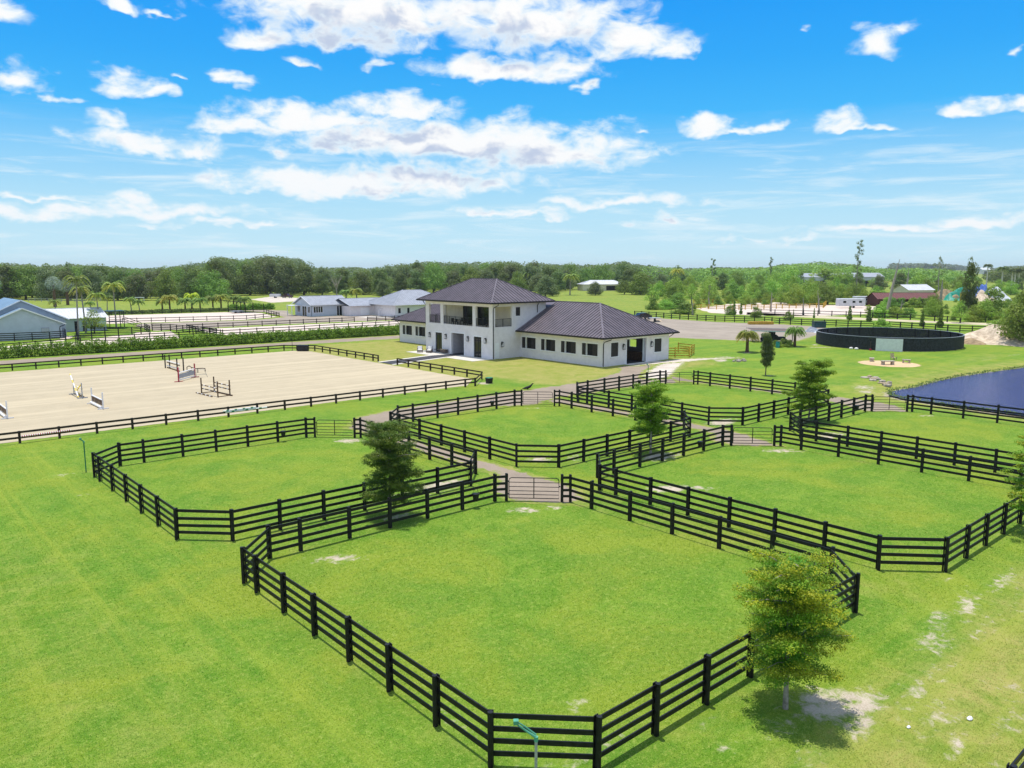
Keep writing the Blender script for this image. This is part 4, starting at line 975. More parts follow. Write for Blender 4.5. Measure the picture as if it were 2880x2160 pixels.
fpole(9.6, 12.75, .5, 'red and white striped pole hung on the near arena fence, far left', 'paint_white', 'paint_red', 22, .5)
fpole(24.1, 26.9, .56, 'green and white pole on the near arena fence, the upper of the pair', 'paint_white', 'paint_green', 4, .3)
fpole(24.3, 27.9, .44, 'white pole with green ends on the near arena fence, lower of the pair', 'paint_white', 'paint_green', 3, .2)
r = thing('storage_box', 'black storage box at the far right corner of the tan arena', 'box', (53.3, 108.4, 0), math.radians(-42))
MB().box(-.8, -.42, .05, .8, .42, .85).build_bevel('body', 'rubber_black', r, local=True); MB().box(-.84, -.46, .85, .84, .46, .92).build_bevel('lid', 'black_metal', r, local=True)
r = thing('signal_pole', 'thin dark pole standing beside the black storage box', 'pole', (52.3, 109.9, 0)); MB().tube([(0, 0, 0), (0, 0, 1.9)], .035, 8).box(-.09, -.09, 0, .09, .09, .06).build('shaft', 'black_metal', r, local=True)
r = thing('water_tub', 'dark round tub with green top outside the near right arena corner', 'tub', (53.35, 64.7, 0))
MB().lathe(0, 0, [(.36, 0), (.43, .55), (.45, .58), (.40, .58)], 20).build('body', 'rubber_black', r, local=True); MB().lathe(0, 0, [(.39, .585), (.35, .62)], 20).build('lid', 'paint_green', r, local=True)
# feed buckets hung on the paddock fences
BK = []
def bucket(x, y, label, rz=0):
    if not BK:
        r = thing('feed_bucket', label, 'bucket', (x, y, .38), rz, 'black feed buckets hanging on the paddock fences')
        MB().lathe(0, 0, [(.13, 0), (.18, .36), (.2, .37), (.2, .40), (.16, .40)], 16).build('body', 'rubber_black', r, local=True)
        MB().tube([(-.18, 0, .38), (-.12, 0, .58), (0, 0, .68), (.12, 0, .58), (.18, 0, .38)], .012, 6).build('handle', 'black_metal', r, local=True); BK.append(r)
    else:
        r = copy_tree(BK[0]); r.location = (x, y, .38); r['label'] = label
    return r
bucket(24.5, 30.85, 'black feed bucket hanging on the far fence of the nearest paddock, near its gate')
bucket(23.9, 52.25, 'black feed bucket hanging on the far fence of the leftmost paddock')
bucket(43.3, 52.1, 'black feed bucket hanging on the far fence of the middle paddock')
bucket(43.6, 30.5, 'black feed bucket hanging on the far fence of the right-hand middle paddock')
bucket(63.0, 51.85, 'black feed bucket hanging on the far fence of the farthest paddock')
bucket(65.3, 30.0, 'black feed bucket hanging on the far fence of the pond-side paddock')
r = thing('black_bird', 'dark bird standing on the dry lawn behind the middle paddock gate', 'bird', (*W(1484, 1096), 0), -AL)
MB().lathe(0, 0, [(.03, .0), (.03, .12)], 6).build('legs', 'black_metal', r, local=True)
MB().tube([(-.55, 0, .12), (-.3, 0, .16), (0, 0, .22), (.25, 0, .34), (.42, 0, .52), (.52, 0, .66)], [.03, .10, .16, .13, .07, .05], 8).tube([(.52, 0, .66), (.66, 0, .64)], [.035, .01], 6).build('body', 'rubber_black', r, local=True, smooth=True)
# sprinklers
def sprinkler(x, y, h, label, a, big=True):
    r = thing('sprinkler', label, 'sprinkler', (x, y, 0), a)
    MB().tube([(0, 0, 0), (0, 0, h - .1)], .035, 8).build('riser', 'pipe_grey' if big else 'paint_green', r, local=True)
    MB().tube([(0, 0, h - .12), (0, 0, h)], .05, 8).build('collar', 'sprinkler_green', r, local=True)
    k_ = 1 if big else .35
    m = MB(); m.tube([(0, 0, h - .02), (-.25 * k_, 0, h + .16 * k_), (-.48 * k_, 0, h + .34 * k_)], [.035, .027, .022], 8).tube([(0, .05, h + .02), (-.26 * k_, .06, h + .22 * k_), (-.46 * k_, .05, h + .36 * k_)], .02, 6)
    m.build('nozzle_arm', 'sprinkler_green' if big else 'paint_green', r, local=True)
    MB().box(-.48 * k_ - .06, -.04, h + .32 * k_, -.48 * k_ + .06, .08, h + .32 * k_ + .1).build('nozzle', 'sprinkler_green', r, local=True)
sprinkler(11.75, 12.55, 1.35, 'large green impact sprinkler on a grey pipe outside the nearest fence corner', math.radians(-40))
sprinkler(11.1, 52.4, 1.9, 'tall thin green sprinkler pole left of the leftmost paddock', 0, False)
sprinkler(67.8, 54.6, 1.7, 'thin sprinkler pole behind the farthest paddock, near its gate', 0, False)
for (x, y, s, l) in ((22.78, 6.75, .075, 'larger white stone lying in the grass at lower right'), (21.1, 7.7, .05, 'small white stone lying in the grass near the tree shadow')):
    m = MB(); m.lathe(0, 0, [(s * .8, 0), (s, s * .5), (s * .6, s), (s * .1, s * 1.1)], 7); o = m.build('white_stone', 'paint_white', None); o.location = (x, y, 0); o.scale = (1.6, 1, 1); tag(o, l, 'stone')

# ------------------------------------------------------------------ vegetation
def leaves(name, C, N, size, m, parent=None, asp=.75, up=.35, rnd=None, tipv=None, jitter=.5):
    """many small leaf faces: C centres, N outward directions"""
    n = len(C); C = np.asarray(C, float); N = np.asarray(N, float)
    N = N + rng.normal(0, jitter, (n, 3)); N[:, 2] += up; N /= np.linalg.norm(N, axis=1, keepdims=True) + 1e-9
    R = rng.normal(0, 1, (n, 3)); A = np.cross(N, R); A /= np.linalg.norm(A, axis=1, keepdims=True) + 1e-9; B = np.cross(N, A)
    s = (size * rng.uniform(.6, 1.35, n))[:, None]
    V = np.stack([C - A * s * .5, C - B * s * asp * .5 + N * s * .06, C + A * s * .5, C + B * s * asp * .5 + N * s * .06], 1).reshape(-1, 3)
    me = bpy.data.meshes.new(name); me.vertices.add(4 * n); me.vertices.foreach_set('co', V.ravel().astype(np.float32))
    me.loops.add(4 * n); me.loops.foreach_set('vertex_index', np.arange(4 * n)); me.polygons.add(n); me.polygons.foreach_set('loop_start', np.arange(0, 4 * n, 4)); me.update(calc_edges=True)
    a = me.attributes.new('rnd', 'FLOAT', 'FACE'); a.data.foreach_set('value', (rng.random(n) if rnd is None else rnd).astype(np.float32))
    if tipv is not None: a = me.attributes.new('tip', 'FLOAT', 'FACE'); a.data.foreach_set('value', tipv.astype(np.float32))
    me.materials.append(MATS[m]); o = bpy.data.objects.new(name, me); COL.objects.link(o)
    if parent is not None: o.parent = parent
    return o
def blob_points(lobes, n, shell=.55, seed=0):
    """points through a set of ellipsoid lobes (x,y,z,rx,ry,rz), denser at their skins"""
    L = np.array(lobes, float); vol = (L[:, 3] * L[:, 4] + L[:, 3] * L[:, 5] + L[:, 4] * L[:, 5]); p = vol / vol.sum()
    k = rng.choice(len(L), n, p=p); d = rng.normal(0, 1, (n, 3)); d /= np.linalg.norm(d, axis=1, keepdims=True)
    r = (shell + (1.06 - shell) * rng.random(n) ** .6)[:, None]
    C = L[k, :3] + d * r * L[k, 3:6]; N = d / L[k, 3:6]; N /= np.linalg.norm(N, axis=1, keepdims=True)
    # a value shared by each lobe gives light and dark clumps
    lob = rng.random(len(L)); return C, N, lob[k] * .65 + rng.random(n) * .35

def tier_tree(loc, label, h, spread, n_leaf, leaf, m, seed, clear=.95, lean=(0, 0), tip=.35, asym=None, drop=.0, nb=15, taper=.35):
    """young black-olive tree: straight trunk, level branches in irregular tiers"""
    root = thing('tiered_tree', label, 'tree', (*loc, 0), 0, 'young tiered trees between the paddocks'); r = random.Random(seed)
    tk = MB(); pts = [(lean[0] * t * h + r.uniform(-.03, .03), lean[1] * t * h + r.uniform(-.03, .03), t * h) for t in (0, .15, .3, .45, .6, .75, .88, .97)]
    tk.tube(pts, [.085, .07, .062, .055, .045, .035, .022, .01], 8); tk.build('trunk', 'bark_pale', root, local=True)
    lobes = []; bm_ = MB()
    for i in range(nb):
        t = i / (nb - 1); z = clear + (h - clear) * t ** .92 * .93; a = i * 2.4 + r.uniform(-.5, .5)
        R = spread * (1 - taper * t ** 2) * r.uniform(.6, 1.15) * (.8 if t < .1 else 1)
        if asym and math.cos(a - asym[0]) > .3: R *= asym[1]
        cx, cy = lean[0] * z, lean[1] * z; dz = r.uniform(.05, .35)
        tipp = (cx + math.cos(a) * R, cy + math.sin(a) * R, z + dz)
        bm_.tube([(cx, cy, z - .1), (cx + math.cos(a) * R * .5, cy + math.sin(a) * R * .5, z + dz * .7), tipp], [.024, .015, .005], 5)
        k = max(3, int(R / .2))
        for j in range(k):
            f = (j + .8) / k; w = .19 + .20 * math.sin(math.pi * min(1, f * .95)) * (1 if R > .5 else .7)
            o = r.uniform(-.22, .22) * (1 + f)
            lobes.append((cx + math.cos(a) * R * f - math.sin(a) * o, cy + math.sin(a) * R * f + math.cos(a) * o, z + dz * f + r.uniform(-.12, .16), w * r.uniform(.8, 1.3), w * r.uniform(.8, 1.3), w * r.uniform(.4, .75)))
            if r.random() < .55: lobes.append((cx + math.cos(a) * R * f + math.sin(a) * o * 1.6, cy + math.sin(a) * R * f - math.cos(a) * o * 1.6, z + dz * f - .06 + r.uniform(-.08, .05), w * .7, w * .7, w * .3))
    for k in range(5): lobes.append((lean[0] * h + r.uniform(-.2, .2), lean[1] * h + r.uniform(-.2, .2), h * r.uniform(.9, 1.0), .16, .16, .1))
    bm_.build('branches', 'bark_pale', root, local=True)
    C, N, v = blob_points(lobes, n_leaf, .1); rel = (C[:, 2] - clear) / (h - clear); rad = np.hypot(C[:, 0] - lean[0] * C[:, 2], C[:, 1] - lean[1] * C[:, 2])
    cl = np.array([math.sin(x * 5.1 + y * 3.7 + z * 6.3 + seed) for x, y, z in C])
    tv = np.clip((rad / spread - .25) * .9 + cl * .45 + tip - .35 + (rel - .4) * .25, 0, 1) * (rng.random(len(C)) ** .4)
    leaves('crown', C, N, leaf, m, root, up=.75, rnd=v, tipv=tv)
    return root
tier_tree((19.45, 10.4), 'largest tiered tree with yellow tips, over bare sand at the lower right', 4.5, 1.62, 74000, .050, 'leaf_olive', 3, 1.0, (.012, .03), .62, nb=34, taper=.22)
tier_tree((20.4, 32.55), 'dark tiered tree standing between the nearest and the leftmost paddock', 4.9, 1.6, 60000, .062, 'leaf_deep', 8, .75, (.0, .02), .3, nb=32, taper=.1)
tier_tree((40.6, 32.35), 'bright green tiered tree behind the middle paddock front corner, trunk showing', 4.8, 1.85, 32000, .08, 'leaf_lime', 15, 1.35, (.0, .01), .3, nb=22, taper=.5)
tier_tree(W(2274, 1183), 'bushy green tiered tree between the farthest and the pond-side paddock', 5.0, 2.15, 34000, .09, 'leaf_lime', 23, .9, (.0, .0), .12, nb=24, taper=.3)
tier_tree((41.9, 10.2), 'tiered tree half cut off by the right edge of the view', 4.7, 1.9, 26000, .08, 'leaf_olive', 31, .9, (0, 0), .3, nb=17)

def lump_tree(h, rw, rz, base, nl, n_leaf, leaf, m, seed, trunk_r=.25, name=None, flat_=1.0, mt='bark', irregular=.5, limbs=4, bare=False):
    """returns (trunk mesh object, crown mesh object) builders for a broad tree, centred at 0"""
    r = random.Random(seed); lobes = []
    for i in range(nl):
        a = r.uniform(0, 6.283); t = r.random(); rr = rw * math.sqrt(r.random()) * (.85 if t < .8 else .45)
        zc = base + rz * (.05 + .9 * t * (1 - .55 * (rr / rw) ** 2)) ; s = rw * r.uniform(.22, .42) * (1 + irregular * r.uniform(-.4, .4))
        lobes.append((math.cos(a) * rr, math.sin(a) * rr, zc, s, s * r.uniform(.8, 1.1), s * r.uniform(.55, .8) * flat_))
    lobes.append((0, 0, base + rz * .55, rw * .55, rw * .55, rz * .36)); lobes.append((r.uniform(-.2, .2) * rw, 0, base + rz * .93, rw * .3, rw * .3, rz * .14))
    lobes += [(math.cos(a_) * rw * .5, math.sin(a_) * rw * .5, base * .9 + rz * .12, rw * .42, rw * .42, rz * .16) for a_ in (0, 1.3, 2.5, 3.8, 5.0)]
    C, N, v = blob_points(lobes, n_leaf, .6)
    k = C[:, 2] > min(base * .55, .5); C, N, v = C[k], N[k], v[k]
    tk = MB(); tk.tube([(0, 0, -.1), (r.uniform(-.1, .1), r.uniform(-.1, .1), base * .6), (r.uniform(-.3, .3), r.uniform(-.3, .3), base + rz * .35)], [trunk_r * 1.25, trunk_r, trunk_r * .45], 8)
    for i in range(limbs):
        a = i * 6.283 / limbs + r.uniform(-.5, .5); tk.tube([(0, 0, base * r.uniform(.6, .95)), (math.cos(a) * rw * .35, math.sin(a) * rw * .35, base + rz * .3), (math.cos(a) * rw * .7, math.sin(a) * rw * .7, base + rz * .6)], [trunk_r * .55, trunk_r * .35, trunk_r * .12], 6)
    return C, N, v, tk
def plant_tree(name, label, loc, group, C, N, v, tk, leaf, m, mt='bark', sc=1.0, rz=0.0):
    root = thing(name, label, 'tree', (*loc, 0), rz, group); tk.build('trunk', mt, root, local=True)
    leaves('crown', C, N, leaf, m, root, rnd=v); root.scale = (sc, sc, sc); return root
PROTO = {}
def proto(key, name, args, leaf, m, mt='bark'):
    C, N, v, tk = lump_tree(*args, leaf, m, hash(key) % 1000 if False else sum(ord(c) for c in key), **{})
    PROTO[key] = (name, C, N, v, tk, leaf, m, mt, [None])
def P_(key, name, h, rw, rz, base, nl, n, leaf, m, tr=.25, flat_=1.0, mt='bark', limbs=4):
    C, N, v, tk = lump_tree(h, rw, rz, base, nl, n, leaf, m, sum(ord(c) * (i + 1) for i, c in enumerate(key)), tr, flat_=flat_, mt=mt, limbs=limbs); PROTO[key] = [name, C, N, v, tk, leaf, m, mt, None]
def put(key, loc, sc, label, group=None, rz=None, szz=None):
    name, C, N, v, tk, leaf, m, mt, src = PROTO[key]
    rz = rng.uniform(0, 6.28) if rz is None else rz
    if src is None:
        src = plant_tree(name, label, loc, group, C, N, v, tk, leaf, m, mt, sc, rz); PROTO[key][8] = src; r = src
    else:
        r = copy_tree(src); r.location = (*loc, 0); r.rotation_euler = (0, 0, rz); r['label'] = label
        if group: r['group'] = group
        elif 'group' in r: del r['group']
    r.scale = (sc, sc, sc * (szz or 1)); return r
P_('oakA', 'broad_tree', 12, 5.4, 10.2, 1.2, 46, 7600, .42, 'leaf_oak', .35)
P_('oakB', 'broad_tree', 12, 4.8, 10.4, .9, 40, 7200, .42, 'leaf_oak_grey', .3)
P_('oakC', 'broad_tree', 12, 5.8, 9.8, 1.6, 48, 7600, .42, 'leaf_green', .35)
P_('oakD', 'broad_tree', 12, 4.5, 10.4, 1.0, 36, 7000, .42, 'leaf_oak', .3)
P_('brightA', 'bushy_tree', 9, 4.2, 7.6, .3, 34, 5200, .34, 'leaf_bright', .2)
P_('brightB', 'bushy_tree', 9, 3.5, 7.8, .2, 30, 4800, .34, 'leaf_green', .2)
P_('shrub', 'shrub', 3, 2.0, 2.6, .2, 16, 2600, .24, 'leaf_bright', .08)
P_('shrubD', 'shrub', 3, 1.9, 2.8, .1, 14, 2600, .24, 'leaf_green', .08)
P_('vine', 'vine_column_tree', 6, 1.3, 5.6, .5, 16, 3200, .26, 'leaf_green', .15)
P_('vineD', 'vine_column_tree', 6, 1.2, 5.4, .7, 12, 2800, .26, 'leaf_oak', .15)
P_('loose', 'loose_tree', 9, 3.4, 6.4, 2.4, 14, 1800, .34, 'leaf_bright', .16, limbs=7)

def frond(A, B, tip_, m_pts=9, L=2.6, droop=.9, rise=.7, az=0.0, w=.55, n_pin=22, seed=0):
    """palm frond: arching midrib with leaflets hanging on both sides"""
    r = random.Random(seed); P = []
    for i in range(m_pts):
        t = i / (m_pts - 1); P.append((math.cos(az) * L * t * (1 - .12 * t), math.sin(az) * L * t * (1 - .12 * t), rise * L * (t - t * t * 1.0) * 1.2 - droop * t * t * L * .5))
    for i in range(n_pin):
        t = .12 + .88 * i / (n_pin - 1); f = t * (m_pts - 1); k = min(int(f), m_pts - 2); u = f - k
        p = [P[k][j] * (1 - u) + P[k + 1][j] * u for j in range(3)]; ln = w * math.sin(math.pi * (.12 + .8 * t)) ** .6
        for s in (-1, 1):
            dx, dy = -math.sin(az) * s, math.cos(az) * s; fx, fy = math.cos(az) * .5, math.sin(az) * .5
            q = (p[0] + (dx + fx) * ln * .8, p[1] + (dy + fy) * ln * .8, p[2] - ln * r.uniform(.25, .65)); A.append(p); B.append(q); tip_.append(t)
    return P
def palm(loc, label, h, L, nf, m, group=None, lean=(0, 0), tr=.13, name='palm_tree', droop=.9, rise=.7, w=.55, mt='bark_palm', lw=.06, boots=False, yellow=0.0, npin=22, seed=1):
    root = thing(name, label, 'palm', (*loc, 0), 0, group); r = random.Random(seed); tk = MB()
    tk.tube([(lean[0] * t ** 1.5, lean[1] * t ** 1.5, h * t) for t in (0, .2, .4, .6, .8, 1)], [tr * 1.35, tr * 1.1, tr, tr * .95, tr * .9, tr * (1.3 if boots else .8)], 10)
    tk.build('trunk', mt, root, local=True); A = []; B = []; T = []; ribs = MB()
    for i in range(nf):
        f = i / nf; az = i * 2.399 + r.uniform(-.2, .2); rr = rise * (1.55 - 1.5 * f); dd = droop * (.35 + 1.0 * f)
        P = frond(A, B, T, 9, L * r.uniform(.85, 1.1), dd, rr, az, w, npin, seed * 100 + i)
        ribs.tube([(p[0] + lean[0], p[1] + lean[1], p[2] + h) for p in P], [.03, .028, .025, .022, .02, .016, .012, .008, .005], 4, False)
    A = np.array(A); B = np.array(B); off = np.array([lean[0], lean[1], h]); A = A + off; B = B + off; D = B - A
    side = np.cross(D, [0, 0, 1.0]) ; side /= np.linalg.norm(side, axis=1, keepdims=True) + 1e-9; n = len(A); s = side * lw
    V = np.stack([A - s * .6, A + s * .6, A + D * .55 + s, B, A + D * .55 - s], 1).reshape(-1, 3)
    me = bpy.data.meshes.new('fronds'); me.vertices.add(5 * n); me.vertices.foreach_set('co', V.ravel().astype(np.float32)); me.loops.add(5 * n)
    me.loops.foreach_set('vertex_index', np.arange(5 * n)); me.polygons.add(n); me.polygons.foreach_set('loop_start', np.arange(0, 5 * n, 5)); me.update(calc_edges=True)
    a = me.attributes.new('rnd', 'FLOAT', 'FACE'); a.data.foreach_set('value', rng.random(n).astype(np.float32))
    per = 2 * npin; low = (np.arange(n) // per) / nf; a = me.attributes.new('tip', 'FLOAT', 'FACE'); a.data.foreach_set('value', np.clip(low * yellow * 1.6 - .2 + yellow * .3, 0, 1).astype(np.float32))
    me.materials.append(MATS[m]); o = bpy.data.objects.new('fronds', me); COL.objects.link(o); o.parent = root
    ribs.build('midribs', m, root, local=True)
    return root
palm((101.8, 63.6), 'date palm with yellow lower fronds, left of the parked canopy trailer', 2.5, 1.95, 46, 'leaf_palm', 'young date palms on the right lawn', (.05, .05), .22, droop=.75, rise=.95, w=.5, lw=.035, boots=True, yellow=.9, npin=26, seed=4)
palm((115.0, 63.4), 'greener date palm just left of the black round pen', 2.4, 1.8, 44, 'leaf_palm', 'young date palms on the right lawn', (0, .0), .2, droop=.7, rise=1.0, w=.45, lw=.035, boots=True, yellow=.25, npin=26, seed=6)
# oval tree on the right lawn
r = random.Random(4); lob = [(r.uniform(-.25, .25), r.uniform(-.25, .25), 1.35 + k * .28, .55 * (1.25 if 2 < k < 9 else .75) * r.uniform(.8, 1.2), .6 * r.uniform(.8, 1.1), .36) for k in range(13)]
lob += [(r.uniform(-.5, .5), r.uniform(-.5, .5), r.uniform(1.9, 4.2), .35, .35, .3) for k in range(12)]
C, N, v = blob_points(lob, 9000, .35); tk = MB().tube([(0, 0, 0), (.02, 0, 1.3), (0, 0, 4.2)], [.07, .055, .02], 8)
plant_tree('oval_tree', 'slender oval-crowned tree on the lawn right of the stable', (81.4, 48.3), None, C, N, v, tk, .13, 'leaf_oak')
# hedge
def hedge(name, label, x0, x1, y, h, d, n, leaf, m, slope=0.0, group=None, seed=2):
    root = thing(name, label, 'hedge', (x0, y, 0), 0, group); r = random.Random(seed); lobes = []
    x = x0
    while x < x1:
        hh = h * r.uniform(.78, 1.1); yy = y + (x - x0) * slope
        for zf, k in ((.28, 1.15), (.62, 1.0), (.86, .7)): lobes.append((x + r.uniform(-.3, .3), yy + r.uniform(-.15, .15), hh * zf, .55 * k * r.uniform(.8, 1.3), d * .5 * k, hh * .24))
        if r.random() < .5: lobes.append((x, yy, hh * 1.0, .22, .25, .22))
        x += .55
    C, N, v = blob_points(lobes, n, .55); k = C[:, 2] > .03; C, N, v = C[k], N[k], v[k]; C = C - np.array([x0, y, 0])
    st = MB(); x = x0
    while x < x1: st.tube([(x, y + (x - x0) * slope, 0), (x, y + (x - x0) * slope, h * .6)], .04, 5); x += 1.6
    leaves('foliage', C, N, leaf, m, root, up=.5, rnd=v); st.build('stems', 'bark', root)
hedge('hedge', 'long bright green clipped hedge between the gravel road and the white arena', 4, 80.5, 127.6, 1.75, 2.2, 60000, .20, 'leaf_hedge', -.045)
hedge('hedge', 'green hedge behind the white sand arena, left of the blue-grey house', 88, 101, 224.8, 1.7, 2.4, 7000, .3, 'leaf_hedge', -.1, seed=5)
hedge('hedge', 'low hedge along the back fence of the farther white arena', 44, 88, 228.5, 1.0, 1.5, 9000, .3, 'leaf_green', -.15, seed=9)

# ------------------------------------------------------------------ left house complex
def facade(mb, x0, x1, y, zt): mb.box(x0, y, -.1, x1, y + .2, zt)
G = thing('white_house', 'white gabled house with blue-grey roofs at the left edge', 'house', (25.5, 157, 0))
mb = MB(); x0, x1, ap, ez = 19.4, 31.3, 25.5, 2.62
mb.poly([(x0, 157, -.1), (x1, 157, -.1), (x1, 157, ez), (ap, 157, 5.32), (x0, 157, ez)]); mb.quad((x1, 157, -.1), (x1, 172, -.1), (x1, 172, ez), (x1, 157, ez)); mb.quad((x0, 157, -.1), (x0, 157, ez), (x0, 172, ez), (x0, 172, -.1))
mb.poly([(x0, 172, -.1), (x0, 172, ez), (ap, 172, 5.32), (x1, 172, ez), (x1, 172, -.1)][::-1]); mb.build('wall', 'wall_blue', G)
rf = MB(); sl = (5.45 - 2.5) / (31.85 - 25.5)
def gable_y(mb, x0, x1, y0, y1, ez, rise, t=.12):
    am = (x0 + x1) / 2
    for a, s in ((x0, 1), (x1, -1)):
        mb.poly([(a, y0, ez), (a, y1, ez), (am, y1, ez + rise), (am, y0, ez + rise)]); mb.poly([(a, y0, ez - t), (a, y1, ez - t), (am, y1, ez + rise - t), (am, y0, ez + rise - t)])
        mb.quad((a, y0, ez - t), (am, y0, ez + rise - t), (am, y0, ez + rise), (a, y0, ez)); mb.quad((a, y1, ez - t), (am, y1, ez + rise - t), (am, y1, ez + rise), (a, y1, ez)); mb.quad((a, y0, ez - t), (a, y1, ez - t), (a, y1, ez), (a, y0, ez))
gable_y(rf, 18.9, 31.95, 156.6, 172.2, 2.5, 2.95); ro = rf.build('roof', 'roof_blue', G)
tm = MB(); tm.bar((18.9, 156.57, 2.47), (25.42, 156.57, 5.42), .05, .2).bar((31.95, 156.57, 2.47), (25.42, 156.57, 5.42), .05, .2); tm.build('barge_board', 'trim_white', ro)
rb = MB(); gable_y(rb, 18.5, 33.1, 159.5, 176, 3.1, 3.65); rbo = rb.build('roof', 'roof_blue', G)
tm = MB(); tm.bar((18.5, 159.47, 3.07), (25.8, 159.47, 6.72), .05, .2).bar((33.1, 159.47, 3.07), (25.8, 159.47, 6.72), .05, .2); tm.build('barge_board', 'trim_white', rbo)
mb = MB(); mb.poly([(19.2, 160.2, -.1), (32.6, 160.2, -.1), (32.6, 160.2, 3.15), (25.8, 160.2, 6.55), (19.2, 160.2, 3.15)]); mb.quad((32.6, 160.2, -.1), (32.6, 176, -.1), (32.6, 176, 3.2), (32.6, 160.2, 3.2)); mb.build('wall', 'wall_blue', G); rb = MB(); gable_y(rb, 14, 25, 166, 178, 3.4, 2.6); rb.build('roof', 'roof_blue', G)
lv = MB().box(28.1, 156.93, 1.1, 29.3, 156.98, 1.95)
lo_ = lv.build('vent', 'roof_grey', G); sl_ = MB(); [sl_.box(28.15, 156.9, 1.16 + k * .12, 29.25, 156.93, 1.22 + k * .12) for k in range(6)]; sl_.build('louvre', 'roof_white', lo_)
spout([(31.75, 156.7, 2.45), (31.6, 156.75, 2.25), (31.0, 156.9, 2.05), (30.95, 156.93, 1.8), (30.95, 156.93, .1)], G)
G = thing('white_stable_wing', 'long low white wing with pale metal roof and dark doors behind the palms', 'building', (36, 171, 0))
mb = MB(); wall(mb, 'y', 171, .2, 33, 42.0, -.1, 2.55, [(36.3, 36.95, -.1, 2.0), (37.75, 38.45, -.1, 2.0)]); wall(mb, 'x', 41.8, .2, 171.2, 181, -.1, 2.55); wall(mb, 'y', 181, .2, 31, 42, -.1, 2.55); mb.build('wall', 'wall_blue', G)
g = MB(); g.poly([(41.98, 171.0, 2.5), (41.98, 181.2, 2.5), (41.98, 176.1, 4.15)]); g.build('gable', 'wall_blue', G)
rf = MB(); roof(rf, 30.5, 42.4, 170.3, 181.9, 2.58, 1.75, 'x', 'gable', 'gable', .6, .05); rf.build('roof', 'roof_white', G)
for a, b in ((36.3, 36.95), (37.75, 38.45)):
    d = MB().box(a, 171.1, 0, b, 171.15, 2.0).build('door', 'dark_inside', G)
    k = MB(); [k.box(a + .08, 171.02, z, b - .08, 171.06, z + .22) for z in (1.05, 1.5)]; k.build('window_bars', 'wood_pale' if a > 37 else 'black_metal', d)
# viewing stand and judge's steps right of the wing
G = thing('viewing_stand', 'dark framed viewing stand with flat teal roof and steps', 'stand', (45, 177, 0))
for x in (43.9, 46.7):
    for y in (176.2, 179): MB().box(x - .07, y - .07, 0, x + .07, y + .07, 3.4).build('post', 'fence_brown', G)
MB().box(43.6, 175.9, 3.35, 47.0, 179.3, 3.5).build('roof', 'teal_metal', G); MB().box(43.8, 176.1, 1.2, 46.8, 179.1, 1.3).build('deck', 'fence_brown', G)
m = MB(); [m.bar((43.9, 176.2, z), (46.7, 176.2, z), .06, .1) for z in (1.7, 2.2)]; m.bar((46.7, 176.2, 2.2), (49.3, 173.6, 1.0), .06, .1).bar((46.7, 176.2, 1.7), (49.3, 173.6, .5), .06, .1).bar((49.3, 173.6, 0), (49.3, 173.6, 1.0), .1, .1, (1, 0, 0)); m.build('railing', 'fence_brown', G)
m = MB(); [m.box(46.8 + k * .42, 175.2 - k * .42, 1.05 - k * .18, 47.3 + k * .42, 176.4 - k * .42, 1.12 - k * .18) for k in range(6)]; m.build('steps', 'fence_brown', G)

# ------------------------------------------------------------------ blue-grey house and stables behind the white arena
G = thing('small_house', 'blue-grey house with light metal gable roof beside the white arena', 'house', (98, 186, 0))
mb = MB()
wall(mb, 'y', 183.2, .2, 92.8, 103.6, -.1, 2.95, [(93.4, 95.9, 1.0, 2.5), (99.95, 101.35, .05, 2.5)])
wall(mb, 'x', 92.8, .2, 183.4, 192.2, -.1, 2.95, [(189.4, 190.9, .95, 2.45), (185.9, 188.2, .05, 2.5), (183.9, 185.2, .95, 2.45)])
wall(mb, 'x', 103.4, .2, 183.4, 192.2, -.1, 2.95); wall(mb, 'y', 192.2, .2, 92.8, 103.6, -.1, 2.95)
mb.poly([(92.82, 183.2, 2.95), (92.82, 192.4, 2.95), (92.82, 187.8, 4.85)]); mb.poly([(103.58, 183.2, 2.95), (103.58, 187.8, 4.85), (103.58, 192.4, 2.95)])
mb.build('wall', 'wall_blue', G)
rf = MB(); roof(rf, 92.2, 104.0, 182.6, 193.0, 2.98, 2.1, 'x', 'gable', 'gable', .5, .05); ro = rf.build('roof', 'roof_grey', G)
m = MB(); m.box(92.2, 182.5, 2.82, 104.0, 182.62, 2.97).bar((92.17, 182.6, 2.95), (92.17, 187.8, 5.05), .05, .16).bar((92.17, 193.0, 2.95), (92.17, 187.8, 5.05), .05, .16); m.build('trim', 'trim_white', ro)
def hwin(a, b, z0, z1, axis_, c, n, nm='window', par=None):
    f = MB(); w = .1; P = (lambda m_, u0, u1, d0, d1, q0, q1: m_.box(c + d0, u0, q0, c + d1, u1, q1)) if axis_ == 'x' else (lambda m_, u0, u1, d0, d1, q0, q1: m_.box(u0, c + d0, q0, u1, c + d1, q1))
    P(f, a - w, a, -.04, .03, z0 - w, z1 + w); P(f, b, b + w, -.04, .03, z0 - w, z1 + w); P(f, a, b, -.04, .03, z1, z1 + w); P(f, a, b, -.05, .03, z0 - w, z0)
    for k in range(1, n): u = a + (b - a) * k / n; P(f, u - .06, u + .06, -.02, .03, z0, z1)
    o = f.build(nm, 'trim_white', par or G); g = MB(); P(g, a, b, .05, .07, z0, z1); g.build('pane', 'dark_glass', o)
hwin(93.4, 95.9, 1.0, 2.5, 'y', 183.2, 4); hwin(99.95, 101.35, .05, 2.5, 'y', 183.2, 2, 'french_door'); hwin(189.4, 190.9, .95, 2.45, 'x', 92.8, 2); hwin(185.9, 188.2, .05, 2.5, 'x', 92.8, 2, 'french_door'); hwin(183.9, 185.2, .95, 2.45, 'x', 92.8, 2)
